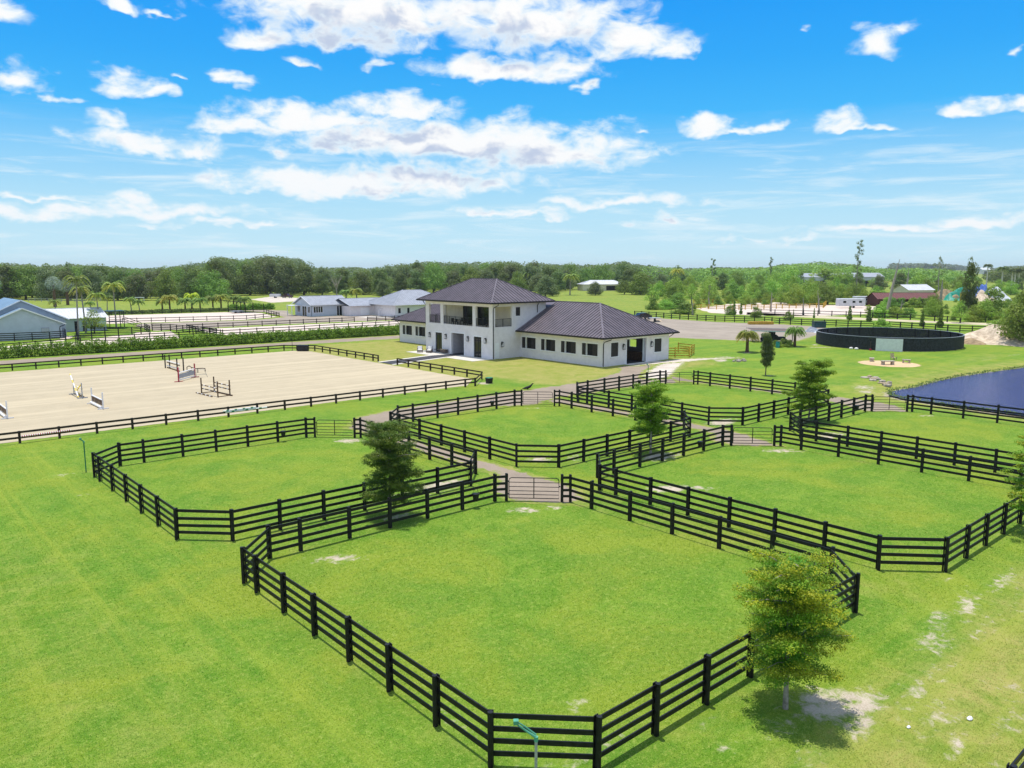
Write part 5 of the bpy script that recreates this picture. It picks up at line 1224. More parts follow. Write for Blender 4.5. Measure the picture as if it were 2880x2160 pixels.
m = MB(); m.box(90.4, 192.0, 0, 90.55, 192.15, 2.6).box(90.4, 189.4, 0, 90.55, 189.55, 2.6).box(90.3, 189.2, 2.6, 92.8, 192.4, 2.72)
for z in (.5, .95): m.bar((90.47, 189.5, z), (90.47, 192.1, z), .05, .06)
m.build('porch', 'trim_white', G)
spout([(92.7, 183.1, 2.8), (92.7, 183.1, .1)], G)
G = thing('open_stable', 'low white stable with grey roof and open dark end, right of the small house', 'building', (108, 180, 0))
mb = MB(); wall(mb, 'y', 178.5, .2, 101.2, 111.8, -.1, 2.55, [(104.2, 106.8, .02, 2.1)]); wall(mb, 'y', 188.5, .2, 103.8, 116, -.1, 2.55); wall(mb, 'x', 101.2, .2, 178.7, 182.8, -.1, 2.55); mb.build('wall', 'wall_white', G)
rf = MB(); roof(rf, 100.6, 112.6, 177.6, 189.4, 2.62, 1.75, 'x', 'gable', 'gable', .55, .05); rf.build('roof', 'roof_grey', G)
m = MB(); [m.box(111.6, y, 0, 111.8, y + .2, 3.2) for y in (181.3, 185.6)]; m.box(104, 181, 0, 104.15, 186, 2.5); m.build('stall_partition', 'dark_inside', G)
MB().box(104.2, 178.44, .05, 106.8, 178.5, 2.1).build('stall_door', 'trim_white', G)
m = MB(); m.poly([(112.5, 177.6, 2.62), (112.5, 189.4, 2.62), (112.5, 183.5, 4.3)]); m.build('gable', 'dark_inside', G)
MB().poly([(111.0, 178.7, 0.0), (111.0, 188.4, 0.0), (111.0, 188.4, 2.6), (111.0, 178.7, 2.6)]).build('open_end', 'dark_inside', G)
r = thing('arched_gate', 'white arched metal frame standing at the open stable end', 'frame', (109, 173.6, 0))
m = MB()
for dx in (0, 1.6, 3.2): m.tube([(107.0 + dx, 174.2, 0), (107.0 + dx, 174.2, 1.6), (107.5 + dx, 174.2, 2.15), (108.3 + dx, 174.2, 2.3)], .05, 6)
for z in (.5, 1.0, 1.6): m.tube([(107.0, 174.2, z), (110.4, 174.2, z)], .035, 6)
m.build('frame', 'trim_white', r)
G = thing('pale_stable', 'white stable with grey hip roof half hidden behind the tower', 'building', (112, 170, 0))
mb = MB(); wall(mb, 'y', 168, .2, 108, 126, -.1, 2.85, [(108.9, 109.65, .9, 2.2), (111.6, 112.3, .9, 2.2)]); wall(mb, 'x', 108, .2, 168.2, 182, -.1, 2.85); mb.build('wall', 'wall_white', G)
rf = MB(); roof(rf, 106.8, 128, 166.8, 182.4, 2.95, 3.6, 'x', 'hip', 'hip', .6, .06); rf.build('roof', 'roof_grey', G)
for a, b in ((108.9, 109.65), (111.6, 112.3)): o = MB().box(a, 168.1, .9, b, 168.15, 2.2).build('window', 'dark_inside', G); MB().box(a - .05, 167.95, .82, b + .05, 168.02, .9).build('sill', 'trim_white', o)
# open shelter at the far arena corner
G = thing('open_shelter', 'dark open shelter with a sloping roof at the corner of the farther white arena', 'shelter', (87, 214, 0))
for x, y, z in ((84.9, 217.5, 2.9), (86.0, 214.2, 2.8), (87.3, 211.5, 2.7), (89.3, 219.5, 2.6), (91, 215, 2.5), (92.5, 211.2, 2.4)): MB().box(x - .08, y - .08, 0, x + .08, y + .08, z).build('post', 'fence_dark', G)
m = MB(); m.poly([(84.0, 218.6, 3.25), (86.9, 210.3, 2.95), (93.4, 210.6, 2.35), (90.5, 220.2, 2.6)]); m.poly([(84.0, 218.6, 3.1), (86.9, 210.3, 2.8), (93.4, 210.6, 2.2), (90.5, 220.2, 2.45)]); m.quad((84.0, 218.6, 3.1), (86.9, 210.3, 2.8), (86.9, 210.3, 2.95), (84.0, 218.6, 3.25)); m.build('roof', 'fence_dark', G)
r = thing('flatbed_trailer', 'grey flatbed trailer parked in front of the open shelter', 'trailer', (85.5, 210, 0)); MB().box(83.2, 210.2, .5, 86.6, 212.6, .62).build('bed', 'roof_grey', r)
for x in (84, 85.6): MB().tube([(x, 210.1, .3), (x, 210.3, .3)], .3, 12).build('wheel', 'rubber_black', r)
r = thing('meadow_table', 'white rail stand in the left meadow below the trees', 'stand', (*W(393, 846), 0)); m = MB(); m.box(-1.8, -.1, 1.1, 1.8, .1, 1.4).box(-1.7, -.08, 0, -1.55, .08, 1.1).box(1.55, -.08, 0, 1.7, .08, 1.1); m.build('stand', 'trim_white', r, local=True); r.rotation_euler = (0, 0, -AL)

# ------------------------------------------------------------------ things on the right: round pen, fire pit, sand pile, parking
PC = at(2498.5, 126.4); PR = 10.7
G = thing('round_pen', 'large round black horse pen with slatted walls and a pale door panel', 'pen', (*PC, 0))
pm = MB().box(-.06, -.06, 0, .06, .06, 2.05).mesh('post'); pm.materials.append(MATS['black_metal']); NP = 30
for k in range(NP):
    a = 2 * math.pi * k / NP; o = bpy.data.objects.new('post', pm); COL.objects.link(o); o.parent = G; o.location = (math.cos(a) * PR, math.sin(a) * PR, 0); o.rotation_euler = (0, 0, a)
def ring(r, z0, z1, t, a0=0, a1=2 * math.pi, n=90):
    m = MB()
    for k in range(n):
        a = a0 + (a1 - a0) * k / n; b = a0 + (a1 - a0) * (k + 1) / n
        for rr, s in ((r, 1), (r + t, -1)):
            m.quad((math.cos(a) * rr, math.sin(a) * rr, z0), (math.cos(b) * rr, math.sin(b) * rr, z0), (math.cos(b) * rr, math.sin(b) * rr, z1), (math.cos(a) * rr, math.sin(a) * rr, z1))
        for z in (z0, z1): m.quad((math.cos(a) * r, math.sin(a) * r, z), (math.cos(b) * r, math.sin(b) * r, z), (math.cos(b) * (r + t), math.sin(b) * (r + t), z), (math.cos(a) * (r + t), math.sin(a) * (r + t), z))
    return m
for k in range(9):
    z = .05 + k * .214; ring(PR + .07, z, z + .207, .03 + .012 * (k % 2)).build('board', 'net_black', G, local=True)
ring(PR - .02, 1.98, 2.05, .14).build('top_rail', 'roof_grey', G, local=True)
view_a = math.atan2(-math.cos(AL), -math.sin(AL))     # direction from the pen back to the camera
def pen_pt(u, r_=PR + .18):
    """point on the near wall of the pen under column u"""
    lat = (u - 2498.5) / FPX * 118.0; th = math.asin(max(-1, min(1, lat / r_)))
    a = view_a + th; return math.cos(a) * r_, math.sin(a) * r_, a
p, q = pen_pt(2384, PR + .42), pen_pt(2446, PR + .42)
MB().bar((p[0], p[1], .93), (q[0], q[1], .93), .05, 1.86).build('door_panel', 'paint_white', G, local=True)
x_, y_, a_ = pen_pt(2374, PR + .35)
r = thing('shovel', 'red shovel leaning against the pen wall left of the pale panel', 'shovel', (PC[0] + x_, PC[1] + y_, 0)); MB().tube([(0, 0, .1), (.08, .05, 1.4)], .03, 6).build('handle', 'wood_brown', r, local=True); MB().box(-.2, -.12, .0, .2, .12, .22).build('blade', 'paint_red', r, local=True)
for u, l in ((2334, 'left white sack lying at the foot of the black round pen'), (2344, 'right white sack lying at the foot of the black round pen')):
    x_, y_, a_ = pen_pt(u, PR + .55); m = MB(); m.lathe(0, 0, [(.2, 0), (.3, .12), (.26, .25), (.1, .32)], 10); o = m.build('sack', 'fabric_white', None); o.location = (PC[0] + x_, PC[1] + y_, 0); tag(o, l, 'sack')
m = MB(); m.lathe(*PC, [(PR - .1, .012), (PR - .2, .02)], 48); tag(m.build('pen_footing', 'rubber', None), kind='structure')
cx, cy = 103.4, 43.7
sheet('fire_pit_sand', [(cx + 3.6 * math.cos(a), cy + 3.9 * math.sin(a)) for a in np.linspace(0, 6.283, 25)[:-1]], .01, 'orange_sand', .08, rim=.5)
def block_seat(loc, rz, label):
    r = thing('stone_bench', label, 'bench', (*loc, 0), rz, 'dark block seats round the sand circle'); MB().box(-.5, -.3, .32, .5, .3, .47).build_bevel('seat', 'stone', r, local=True)
    for s in (-.36, .36): MB().box(s - .1, -.24, 0, s + .1, .24, .32).build('leg', 'stone', r, local=True)
block_seat((104.4, 46.4), .4, 'dark block seat left of the sand circle'); block_seat((106.0, 42.6), -1.2, 'dark block seat right of the sand circle')
r = thing('low_table', 'low wooden table in the middle of the sand circle', 'table', (102.3, 43.4, 0), -AL); MB().box(-.85, -.35, .42, .85, .35, .52).build_bevel('table_top', 'stone', r, local=True)
for s in (-.6, .6): MB().box(s - .12, -.28, 0, s + .12, .28, .42).build('leg', 'stone', r, local=True)
r = thing('garden_chair', 'grey wooden garden chair behind the low table on the sand circle', 'chair', (*W(2513, 1012), 0), math.radians(-30)); r.scale = (.85, .85, .7); MB().box(-.33, -.35, .38, .33, .3, .44).build('seat', 'wood_pale', r, local=True)
m = MB(); [m.bar((-.27 + k * .135, .28, .42), (-.29 + k * .145, .5, 1.25), .1, .03, up=(0, 1, 0)) for k in range(5)]; m.build('backrest', 'wood_pale', r, local=True)
for s in (-.3, .3): MB().box(s - .04, -.34, 0, s + .04, -.26, .6).build('leg', 'wood_pale', r, local=True); MB().box(s - .04, .2, 0, s + .04, .28, .4).build('leg', 'wood_pale', r, local=True)
rr = random.Random(9)
def stone(x, y, s, h, label, group=None, m='stone', nm='flat_stone'):
    n = rr.randint(6, 8); mb = MB(); b = [(math.cos(6.283 * k / n) * s * rr.uniform(.75, 1.15), math.sin(6.283 * k / n) * s * .8 * rr.uniform(.7, 1.15)) for k in range(n)]
    for z0, z1, k0, k1 in ((-.05, h * .7, 1.0, .97), (h * .7, h, .97, .82)):
        for i in range(n): a, c = b[i], b[(i + 1) % n]; mb.quad((a[0] * k0, a[1] * k0, z0), (c[0] * k0, c[1] * k0, z0), (c[0] * k1, c[1] * k1, z1), (a[0] * k1, a[1] * k1, z1))
    mb.poly([(p[0] * .82, p[1] * .82, h) for p in b]); o = mb.build(nm, m, None); o.location = (x, y, 0); o.rotation_euler = (0, 0, rr.uniform(0, 6)); tag(o, label, 'stone', group); return o
for i in range(17):
    t = i / 16; x = 88.6 - 4.4 * t + rr.uniform(-.45, .45); y = 39.6 - 4.4 * t + rr.uniform(-.5, .5); stone(x, y, rr.uniform(.3, .6), rr.uniform(.12, .28), 'pale flat stone in the row leading down to the pond', 'flat stones leading down to the pond', 'wood_pale' if i % 3 == 0 else 'stone')
for i in range(9): stone(91.3 + rr.uniform(-1.6, 1.6), 58.2 + rr.uniform(-.7, .7), rr.uniform(.15, .35), .2, 'small stone ringing the dark hole in the right lawn', 'stones round the hole in the lawn')
r = thing('drain_pipe', 'dark open drain pipe in the stones below the date palm', 'pipe', (91.9, 57.9, 0), .8); MB().lathe(0, 0, [(.42, 0), (.42, .14), (.36, .14), (.34, .02)], 18).build('rim', 'stone', r, local=True); MB().lathe(0, 0, [(.33, .03), (.2, .04)], 18).build('opening', 'dark_inside', r, local=True)
# sand pile
def mound(name, label, cat, c, rx, ry, h, m, seed, rz=0.0, n=40, rough_=.18, pk=1.35, parent=None):
    X = np.linspace(-1.15, 1.15, n); XX_, YY_ = np.meshgrid(X, X, indexing='ij'); R_ = np.hypot(XX_, YY_); z = np.clip(1 - R_, 0, 1) ** (1 / pk)
    g = np.random.default_rng(seed); nz_ = np.zeros_like(z)
    for k in range(14):
        fx, fy, ph = g.normal(0, 5, 1)[0], g.normal(0, 5, 1)[0], g.uniform(0, 6.28); nz_ += np.sin(fx * XX_ + fy * YY_ + ph) / 14 * 2.2
    z = z * (1 + nz_ * rough_) * h + np.where(R_ < 1, nz_ * .05 * h, 0); z = np.where(R_ >= 1.02, -.05, z)
    v = [(XX_[i, j] * rx, YY_[i, j] * ry, z[i, j]) for i in range(n) for j in range(n)]; f = [(i * n + j, (i + 1) * n + j, (i + 1) * n + j + 1, i * n + j + 1) for i in range(n - 1) for j in range(n - 1)]
    me = bpy.data.meshes.new(name); me.from_pydata(v, [], f); me.update(); me.materials.append(MATS[m]); o = bpy.data.objects.new(name, me); COL.objects.link(o); o.location = (*c, 0); o.rotation_euler = (0, 0, rz)
    if parent is not None: o.parent = parent; o.location = (c[0], c[1], 0)
    else: tag(o, label, cat)
    return o
mat('pile_sand', (.58, .48, .36), .95, .2, 1.2, bump=.6, bscale=8, color2=(.40, .31, .22)); mat('pile_dirt', (.36, .26, .15), .95, .2, 1.2, bump=.6, bscale=8)
mound('sand_pile', 'tall heap of pale sand at the right edge behind the pond lawn', 'sand pile', at(2790, 133), 6.5, 8.2, 2.1, 'pile_sand', 5, -.9, rough_=.7, pk=.9)
mound('sand_pile', 'low spread of pale sand reaching out to the right edge', 'sand pile', at(2860, 129), 5, 7.5, 1.2, 'pile_sand', 8, -.7, rough_=.5, pk=1.0)
mound('dirt_pile', 'small brown dirt heap on the left of the pale sand pile', 'dirt pile', at(2735, 129), 2.0, 3.0, .95, 'pile_dirt', 2, -.8)

# equipment canopy and yard
c = at(2168, 132)
G = thing('equipment_canopy', 'low canopy with white-blue edge over dark farm machinery, between the palms', 'canopy', (*c, 0), -AL)
MB().bar((-3.6, -1.7, 1.95), (3.2, -1.9, 1.75), .12, .16).bar((-3.6, 1.9, 2.15), (3.2, 1.7, 2.0), .12, .12).build('edge', 'aluminium', G, local=True)
MB().poly([(-3.6, -1.7, 2.0), (3.2, -1.9, 1.82), (3.2, 1.7, 2.04), (-3.6, 1.9, 2.2)]).build('roof', 'wicker', G, local=True)
for x, y in ((-3.5, -1.6), (3.1, -1.8), (-3.5, 1.8), (3.1, 1.6), (0, -1.7)): MB().box(x - .05, y - .05, 0, x + .05, y + .05, 1.8).build('post', 'black_metal', G, local=True)
T = thing('tractor', 'dark tractor parked in the shade under the low canopy', 'tractor', (*c, 0), -AL)
MB().box(-1.4, -.5, .6, .9, .5, 1.2).build_bevel('body', 'black_metal', T, local=True); MB().box(-.2, -.45, 1.2, .7, .45, 1.65).build_bevel('cab', 'rubber_black', T, local=True); MB().box(.9, -.6, .25, 2.4, .6, .8).build_bevel('loader', 'fence_dark', T, local=True)
for x, y, s in ((.6, -.62, .6), (.6, .62, .6), (-1.1, -.6, .38), (-1.1, .6, .38)): MB().tube([(x, y - .13, s), (x, y + .13, s)], s, 16).build('wheel', 'rubber_black', T, local=True)
T = thing('barrel', 'teal barrel standing in the bushes in front of the canopy', 'barrel', (*at(2190, 121.5), 0)); MB().lathe(0, 0, [(.28, 0), (.3, .3), (.3, .6), (.28, .95)], 14).build('body', 'paint_teal', T, local=True); MB().lathe(0, 0, [(.27, .951), (.25, .98)], 14).build('lid', 'black_metal', T, local=True)
def car(loc, rz, label, m, truck=False, nm='parked_car', cat='car'):
    r = thing(nm, label, cat, (*loc, 0), rz); b = MB(); L = 2.3
    prof = [(-L, .45), (-L, .95), (-L + .15, 1.02), (-1.3, 1.05), (-.75, 1.55 if not truck else 1.7), (.9 if not truck else .35, 1.6 if not truck else 1.72), (1.75 if not truck else .7, 1.08), (L, .98), (L, .45)]
    n = len(prof)
    b.poly([(x, -.88, z) for x, z in prof]); b.poly([(x, .88, z) for x, z in prof][::-1])
    for i in range(n): a, c_ = prof[i], prof[(i + 1) % n]; b.quad((a[0], -.88, a[1]), (a[0], .88, a[1]), (c_[0], .88, c_[1]), (c_[0], -.88, c_[1]))
    b.build_bevel('body', m, r, local=True, w=.05)
    w = MB()
    for s in (-.89, .89): w.poly([(-1.05, s, 1.1), (-.7, s, 1.48), (.35 if truck else .85, s, 1.5), (.6 if truck else 1.4, s, 1.1)])
    w.build('side_window', 'dark_glass', r, local=True)
    for x in (-1.45, 1.45):
        for y in (-.82, .82):
            t_ = MB().tube([(x, y - .1, .34), (x, y + .1, .34)], .34, 14).build('wheel', 'rubber_black', r, local=True); MB().tube([(x, y - .11, .34), (x, y + .11, .34)], .18, 10).build('rim', 'aluminium', t_, local=True)
    return r
car((148.1, 121.6), math.radians(-20), 'dark blue-black car parked behind the stable roof', 'car_black'); car(W(808, 838), math.radians(-55), 'dark maroon pickup truck parked at the far edge of the left meadow', 'car_maroon', True, 'pickup_truck', 'truck')
r = thing('utility_trailer', 'white low trailer standing left of the maroon pickup', 'trailer', (*W(775, 838), 0), -AL); MB().box(-2.2, -1, .5, 2.0, 1, 1.6).build('box', 'roof_white', r, local=True)
for s in (-1.0, 1.0): MB().tube([(0, s - .1, .35), (0, s + .1, .35)], .35, 12).build('wheel', 'rubber_black', r, local=True)
r = thing('cable_spool_table', 'grey round table at the near edge of the parking lot', 'table', (143.5, 114.0, 0)); MB().lathe(0, 0, [(1.3, .85), (1.35, .95)], 20).build('table_top', 'roof_grey', r, local=True); MB().lathe(0, 0, [(.3, 0), (.25, .85)], 12).build('leg', 'black_metal', r, local=True)
mound('sand_pile', 'tiny sand heap at the near edge of the parking lot', 'sand pile', W(1850, 904), .9, 1.2, .5, 'pile_sand', 3)
r = thing('lumber_stack', 'long stack of yellow lumber at the back of the parking lot', 'lumber', (*at(2139, 172), 0), -AL)
for k in range(3):
    for j in range(4): MB().box(-2.7, -.6 + j * .32, .05 + k * .2, 2.7, -.32 + j * .32, .22 + k * .2).build('plank', 'wood_yellow', r, local=True)
def crumple(label, u, d, w, h, m, seed, nm='tarp_heap'):
    return mound(nm, label, 'tarp', at(u, d), w, w * .6, h, m, seed, -AL, n=16, rough_=.9, pk=1.6)
crumple('crumpled white sheeting left of the black round pen, the larger heap', 2325, 150, 2.4, .9, 'tarp_white', 3); crumple('crumpled grey sheeting left of the black round pen, the smaller heap', 2290, 152, 1.9, .8, 'roof_grey', 4)
r = thing('plastic_crate', 'dark blue crate behind the crumpled sheeting', 'crate', (*at(2303, 163), 0), -AL); MB().box(-1.2, -.8, .05, 1.2, .8, 1.2).build_bevel('body', 'teal_metal', r, local=True); MB().box(-1.25, -.85, 1.2, 1.25, .85, 1.3).build_bevel('lid', 'net_black', r, local=True)

# buildings beyond
def far_house(name, label, u, d, w, dp, ez, rise, mw, mr, rz=-AL, hip='gable', along='x', seam=.8, ov_=.5, parts=(), cat='building'):
    G = thing(name, label, cat, (*at(u, d), 0), rz); m = MB(); m.box(-w/2, -dp/2, -.1, w/2, dp/2, ez)
    if hip == 'gable':
        if along == 'x': [m.poly([(s * w/2, -dp/2, ez), (s * w/2, dp/2, ez), (s * w/2, 0, ez + rise * .93)]) for s in (-1, 1)]
        else: [m.poly([(-w/2, s * dp/2, ez), (w/2, s * dp/2, ez), (0, s * dp/2, ez + rise * .93)]) for s in (-1, 1)]
    m.build('wall', mw, G, local=True); rf = MB(); roof(rf, -w/2 - ov_, w/2 + ov_, -dp/2 - ov_, dp/2 + ov_, ez + .02, rise, along, hip, hip, seam, .05); rf.build('roof', mr, G, local=True)
    for (x0, x1, z0, z1, mm, nm) in parts: MB().box(x0, -dp/2 - .06, z0, x1, -dp/2 - .01, z1).build(nm, mm, G, local=True)
    return G
far_house('red_barn', 'long maroon barn with maroon roof among the trees on the right', 2533, 256, 19.5, 8, 2.35, 1.9, 'wall_maroon', 'roof_maroon', parts=((-7, -3.5, .1, 2.0, 'dark_inside', 'doorway'), (-1, 4.5, .1, 2.0, 'dark_inside', 'doorway'), (6, 8.5, .9, 1.9, 'dark_inside', 'window')))
far_house('tan_house', 'tan house with bright white metal roof behind the maroon barn', 2560, 318, 12.5, 8.5, 3.4, 2.2, 'wall_cream', 'roof_white', -AL + math.radians(18), parts=((-3, -1.8, 1.2, 2.4, 'dark_glass', 'window'), (2, 3.2, 1.2, 2.4, 'dark_glass', 'window')))
far_house('farmhouse', 'farmhouse with a light metal roof behind trees above the stable roof', 1690, 428, 24, 11, 3.4, 2.2, 'wall_cream', 'roof_white', -AL + math.radians(10), 'hip', parts=((-8, -6.5, 1, 2.3, 'dark_glass', 'window'), (1, 8, .2, 2.6, 'dark_inside', 'carport_opening')))
far_house('long_shed', 'very long grey-roofed shed showing above the trees on the right, left part', 2290, 505, 33, 16, 6.3, 2.4, 'roof_white', 'roof_grey', seam=0, parts=((-4, 4, .2, 4, 'dark_inside', 'door'),))
far_house('long_shed', 'shorter grey-roofed shed showing above the trees on the right, right part', 2405, 515, 26, 16, 6.3, 2.6, 'roof_white', 'roof_grey', seam=0, parts=((-4, 4, .2, 4, 'dark_inside', 'door'),))
far_house('distant_house', 'white house roof glimpsed in the trees of the left woods, right one', 423, 420, 13, 8, 5.0, 2.0, 'wall_blue', 'roof_white', seam=0, parts=((-3, 3, .2, 2.5, 'dark_inside', 'door'),))
far_house('distant_house', 'white house roof glimpsed in the trees of the left woods, left one', 370, 400, 16, 8, 3.4, 1.5, 'wall_blue', 'roof_white', seam=0, parts=((-3, 3, .2, 2.5, 'dark_inside', 'door'),))
far_house('distant_barn', 'tiny white roof on the far plain at the right', 2752, 1500, 16, 20, 8, 4, 'roof_white', 'roof_white', seam=0, parts=((-4, 4, .2, 5, 'dark_inside', 'door'),))
def rv(u, d, label, L=7):
    r = thing('camper_trailer', label, 'trailer', (*at(u, d), 0), -AL + .1, 'white camper trailers beside the corral'); MB().box(-L/2, -1.2, .6, L/2, 1.2, 2.9).build_bevel('body', 'roof_white', r, local=True, w=.15)
    for k in (-.3, .05, .3): MB().box(L * k - .45, -1.24, 1.6, L * k + .45, -1.205, 2.2).build('window', 'dark_glass', r, local=True)
    for x in (-.5, .5): MB().tube([(x, -1.1, .38), (x, -.9, .38)], .38, 12).build('wheel', 'rubber_black', r, local=True)
    MB().bar((L/2, 0, .6), (L/2 + 1.2, 0, .5), .1, .1).build('hitch', 'black_metal', r, local=True)
rv(2388, 243, 'long white camper trailer beside the corral, in front of the other', 8.5); rv(2425, 262, 'white camper trailer parked behind the long one, left of the maroon barn', 7)
r = thing('tarp_covered_heap', 'big heap under blue, green and white tarps at the far right', 'heap', (*at(2740, 300), 0), -AL)
for x, y, rx, h, mm, sd in ((0, 1, 7, 6.0, 'tarp_blue', 3), (-7, 0, 6, 3.4, 'tarp_green', 5), (7.5, 1, 5.5, 4.6, 'tarp_white', 7), (-10, 3, 5, 4.6, 'pile_dirt', 9), (-1, -3, 7, 2.8, 'pile_sand', 11)):
    mound('tarp', None, None, (x, y), rx, 6, h, mm, sd, n=26, rough_=.75, pk=1.5, parent=r)
r = thing('building_shell', 'small yellow timber structure below the tarped heap', 'structure', (*at(2706, 285), 0), -AL); MB().box(-1.2, -1, 0, 1.2, 1, 3.2).build('wall', 'wood_yellow', r, local=True); MB().poly([(-1.5, -1.3, 3.25), (1.5, -1.3, 3.25), (1.5, 1.3, 3.6), (-1.5, 1.3, 3.6)]).build('roof', 'wood_brown', r, local=True)

# ------------------------------------------------------------------ trees beyond
HT = {k: float(np.percentile(v[1][:, 2], 99.7)) for k, v in PROTO.items()}
def depth_v(u, v):
    p = W(u, v); return depth_of(*p)
def zt(d, v):
    yv = -(v - 1080) / FPX; return CH + d * (-math.sin(PITCH) + yv * math.cos(PITCH)) / (math.cos(PITCH) + yv * math.sin(PITCH))
def tr(key, u, vf, vt, label, group=None, wide=1.0, d=None):
    d = d or depth_v(u, vf); h = max(.8, zt(d, vt)); s = h / HT[key]; o = put(key, at(u, d), s, label, group); o.scale = (s * wide, s * wide, s); return o
# thicket on the right: individually placed
PROF = [(-80,742),(60,737),(110,740),(130,746),(170,738),(300,742),(400,752),(480,748),(520,742),(600,733),(618,720),(660,719),(690,736),(720,717),(745,715),(800,717),(852,722),(876,750),(1000,747),(1060,752),(1100,742),(1150,738),(1200,731),(1300,736),(1400,731),(1500,733),(1600,741),(1700,738),(1740,731),(1790,741),(1850,744),(1900,750),(2000,747),(2100,748),(2170,745),(2200,737),(2300,732),(2380,738),(2480,750),(2560,749),(2640,751),(2700,756),(2760,764),(2880,752),(3000,750)]
PU = [p[0] for p in PROF]; PV = [p[1] for p in PROF]
def vtop(u): return float(np.interp(u, PU, PV))
TR = random.Random(77)
def row(u0, u1, d, step, keys, label, group, dv=0, jit=.5, dj=5, names=None):
    u = u0
    while u < u1:
        if d < 440 and 1615 < u < 1755: u += step / d * FPX; continue
        hole = 24 if (2215 < u < 2460 and 300 < d < 490) else (38 if (2655 < u < 2830 and d < 300) else 0)
        dd = d + TR.uniform(-dj, dj); v = vtop(u) + dv + hole + abs(TR.gauss(0, 5)) * (1 + jit); k = TR.choice(keys); h = max(1.5, zt(dd, v))
        s = h / HT[k]; o = put(k, at(u, dd), s, label, group); w_ = TR.uniform(.9, 1.25); o.scale = (s * w_, s * w_, s * TR.uniform(.94, 1.02)); u += step / dd * FPX * TR.uniform(.75, 1.25)
SP = [
 ('oakB',1534,833,775,'round dark tree in the field, left one of the pair above the stable roof',1.35),('oakA',1554,832,785,'round dark tree in the field, right one of the pair above the stable roof',1.0),
 ('oakB',1673,831,792,'small grey-green tree alone in the field in front of the farmhouse',1.35),('oakC',1754,828,789,'round green tree at the right end of the farmhouse',1.3),('oakD',1812,823,771,'large round tree standing in the field right of the farmhouse',1.5),
 ('oakB',1079,833,788,'small brownish round tree alone in the field left of the tower roof',1.3),
 ('brightB',1905,868,822,'dense dark green bush mass at the left end of the right thicket',1.6),('brightA',1870,870,842,'low green bush at the left end of the right thicket',2.0),('shrubD',1925,882,852,'low rounded bush touching the lot fence',1.8),
 ('oakD',1905,806,748,'bushy tree with vines in the gap right of the field',1.2),
 ('vine',2063,888,845,'narrow vine-covered tree left of the honey coloured corral',.8),('vine',2082,885,850,'second narrow vine-covered tree beside the corral',.8),('brightB',2125,893,862,'low bright bush behind the lot fence',1.4),('brightB',2050,886,858,'grey-green bush behind the lot fence, left of the corral',1.3),
 ('vine',2388,901,862,'small dark column-shaped tree on the verge behind the round pen',1.1),('shrub',2477,922,895,'bright bush touching the fence behind the round pen',1.3),('vineD',2443,905,866,'leaning grey-green column tree behind the round pen',1.25),
 ('vine',2593,920,872,'dark green column tree, left one of two right of the pen',.9),('vine',2644,922,864,'tall dark green column tree, right one of two right of the pen',.9),
 ('shrub',2510,893,862,'bright shrub in front of the maroon barn, left',1.2),('shrub',2470,893,858,'bright shrub at the left corner of the maroon barn',1.3),('shrubD',2550,893,866,'green shrub in front of the maroon barn, right',1.3),('brightA',2620,890,838,'bright bushy tree hiding the right end of the maroon barn',1.0),
 ('brightB',2215,900,875,'low shrub on the verge above the right date palm',1.3),('vine',2288,896,866,'thin shrub on the verge near the lumber',.6),('vineD',2230,897,870,'stump with vines on the verge left of the lumber',.5),
 ('oakC',2895,970,812,'large tree leaning in over the sand pile at the right edge',1.0),('brightA',2835,948,868,'bright bush growing over the top of the sand pile',1.0),('oakA',2900,960,850,'dark tree cut by the right edge above the sand pile',1.0),
 ('brightB',2790,900,806,'thin olive tree in the thicket left of the right edge tree',1.0),('loose',2770,905,840,'loose pale tree in the thicket above the sand pile',1.2),('loose',2700,908,846,'loose bright tree right of the tall vine tree',1.2),('brightA',2740,905,858,'low bright thicket tree above the sand pile',1.3)]
for k, u, vf, vt, l, w_ in SP: tr(k, u, vf, vt, l, None, w_)
for u0_, u1_, d_, st_, dv_ in ((2440, 2900, 212, 3.6, 126), (2470, 2900, 224, 4.0, 112), (2440, 2500, 236, 4, 100), (2620, 2900, 236, 4.2, 92), (1835, 1965, 236, 4.5, 92), (1870, 1990, 252, 5, 78), (2215, 2470, 470, 7, 47), (1960, 2330, 262, 4.2, 84), (1960, 2480, 290, 5.5, 60), (2200, 2480, 330, 6, 52), (2180, 2500, 498, 7, 14), (2790, 2930, 150, 3.6, 100), (2680, 2930, 185, 3.4, 118), (2100, 2335, 264, 5.0, 76)):
    row(u0_, u1_, d_, st_, ['shrub', 'shrubD', 'brightB', 'brightA', 'brightA', 'loose'], 'bright green tree or bush in the right-hand thicket', 'bushes of the thicket on the right', dv_, 2.0, 4)
row_sh = [(2490, 246), (2508, 244), (2530, 246), (2562, 244), (2580, 245), (2600, 243), (2615, 247)]
for i, (u_, d_) in enumerate(row_sh): put(['shrub', 'brightB', 'shrubD'][i % 3], at(u_, d_), [1.1, .4, 1.0][i % 3], 'leafy shrub in front of the maroon barn', 'shrubs in front of the maroon barn')
#ORD

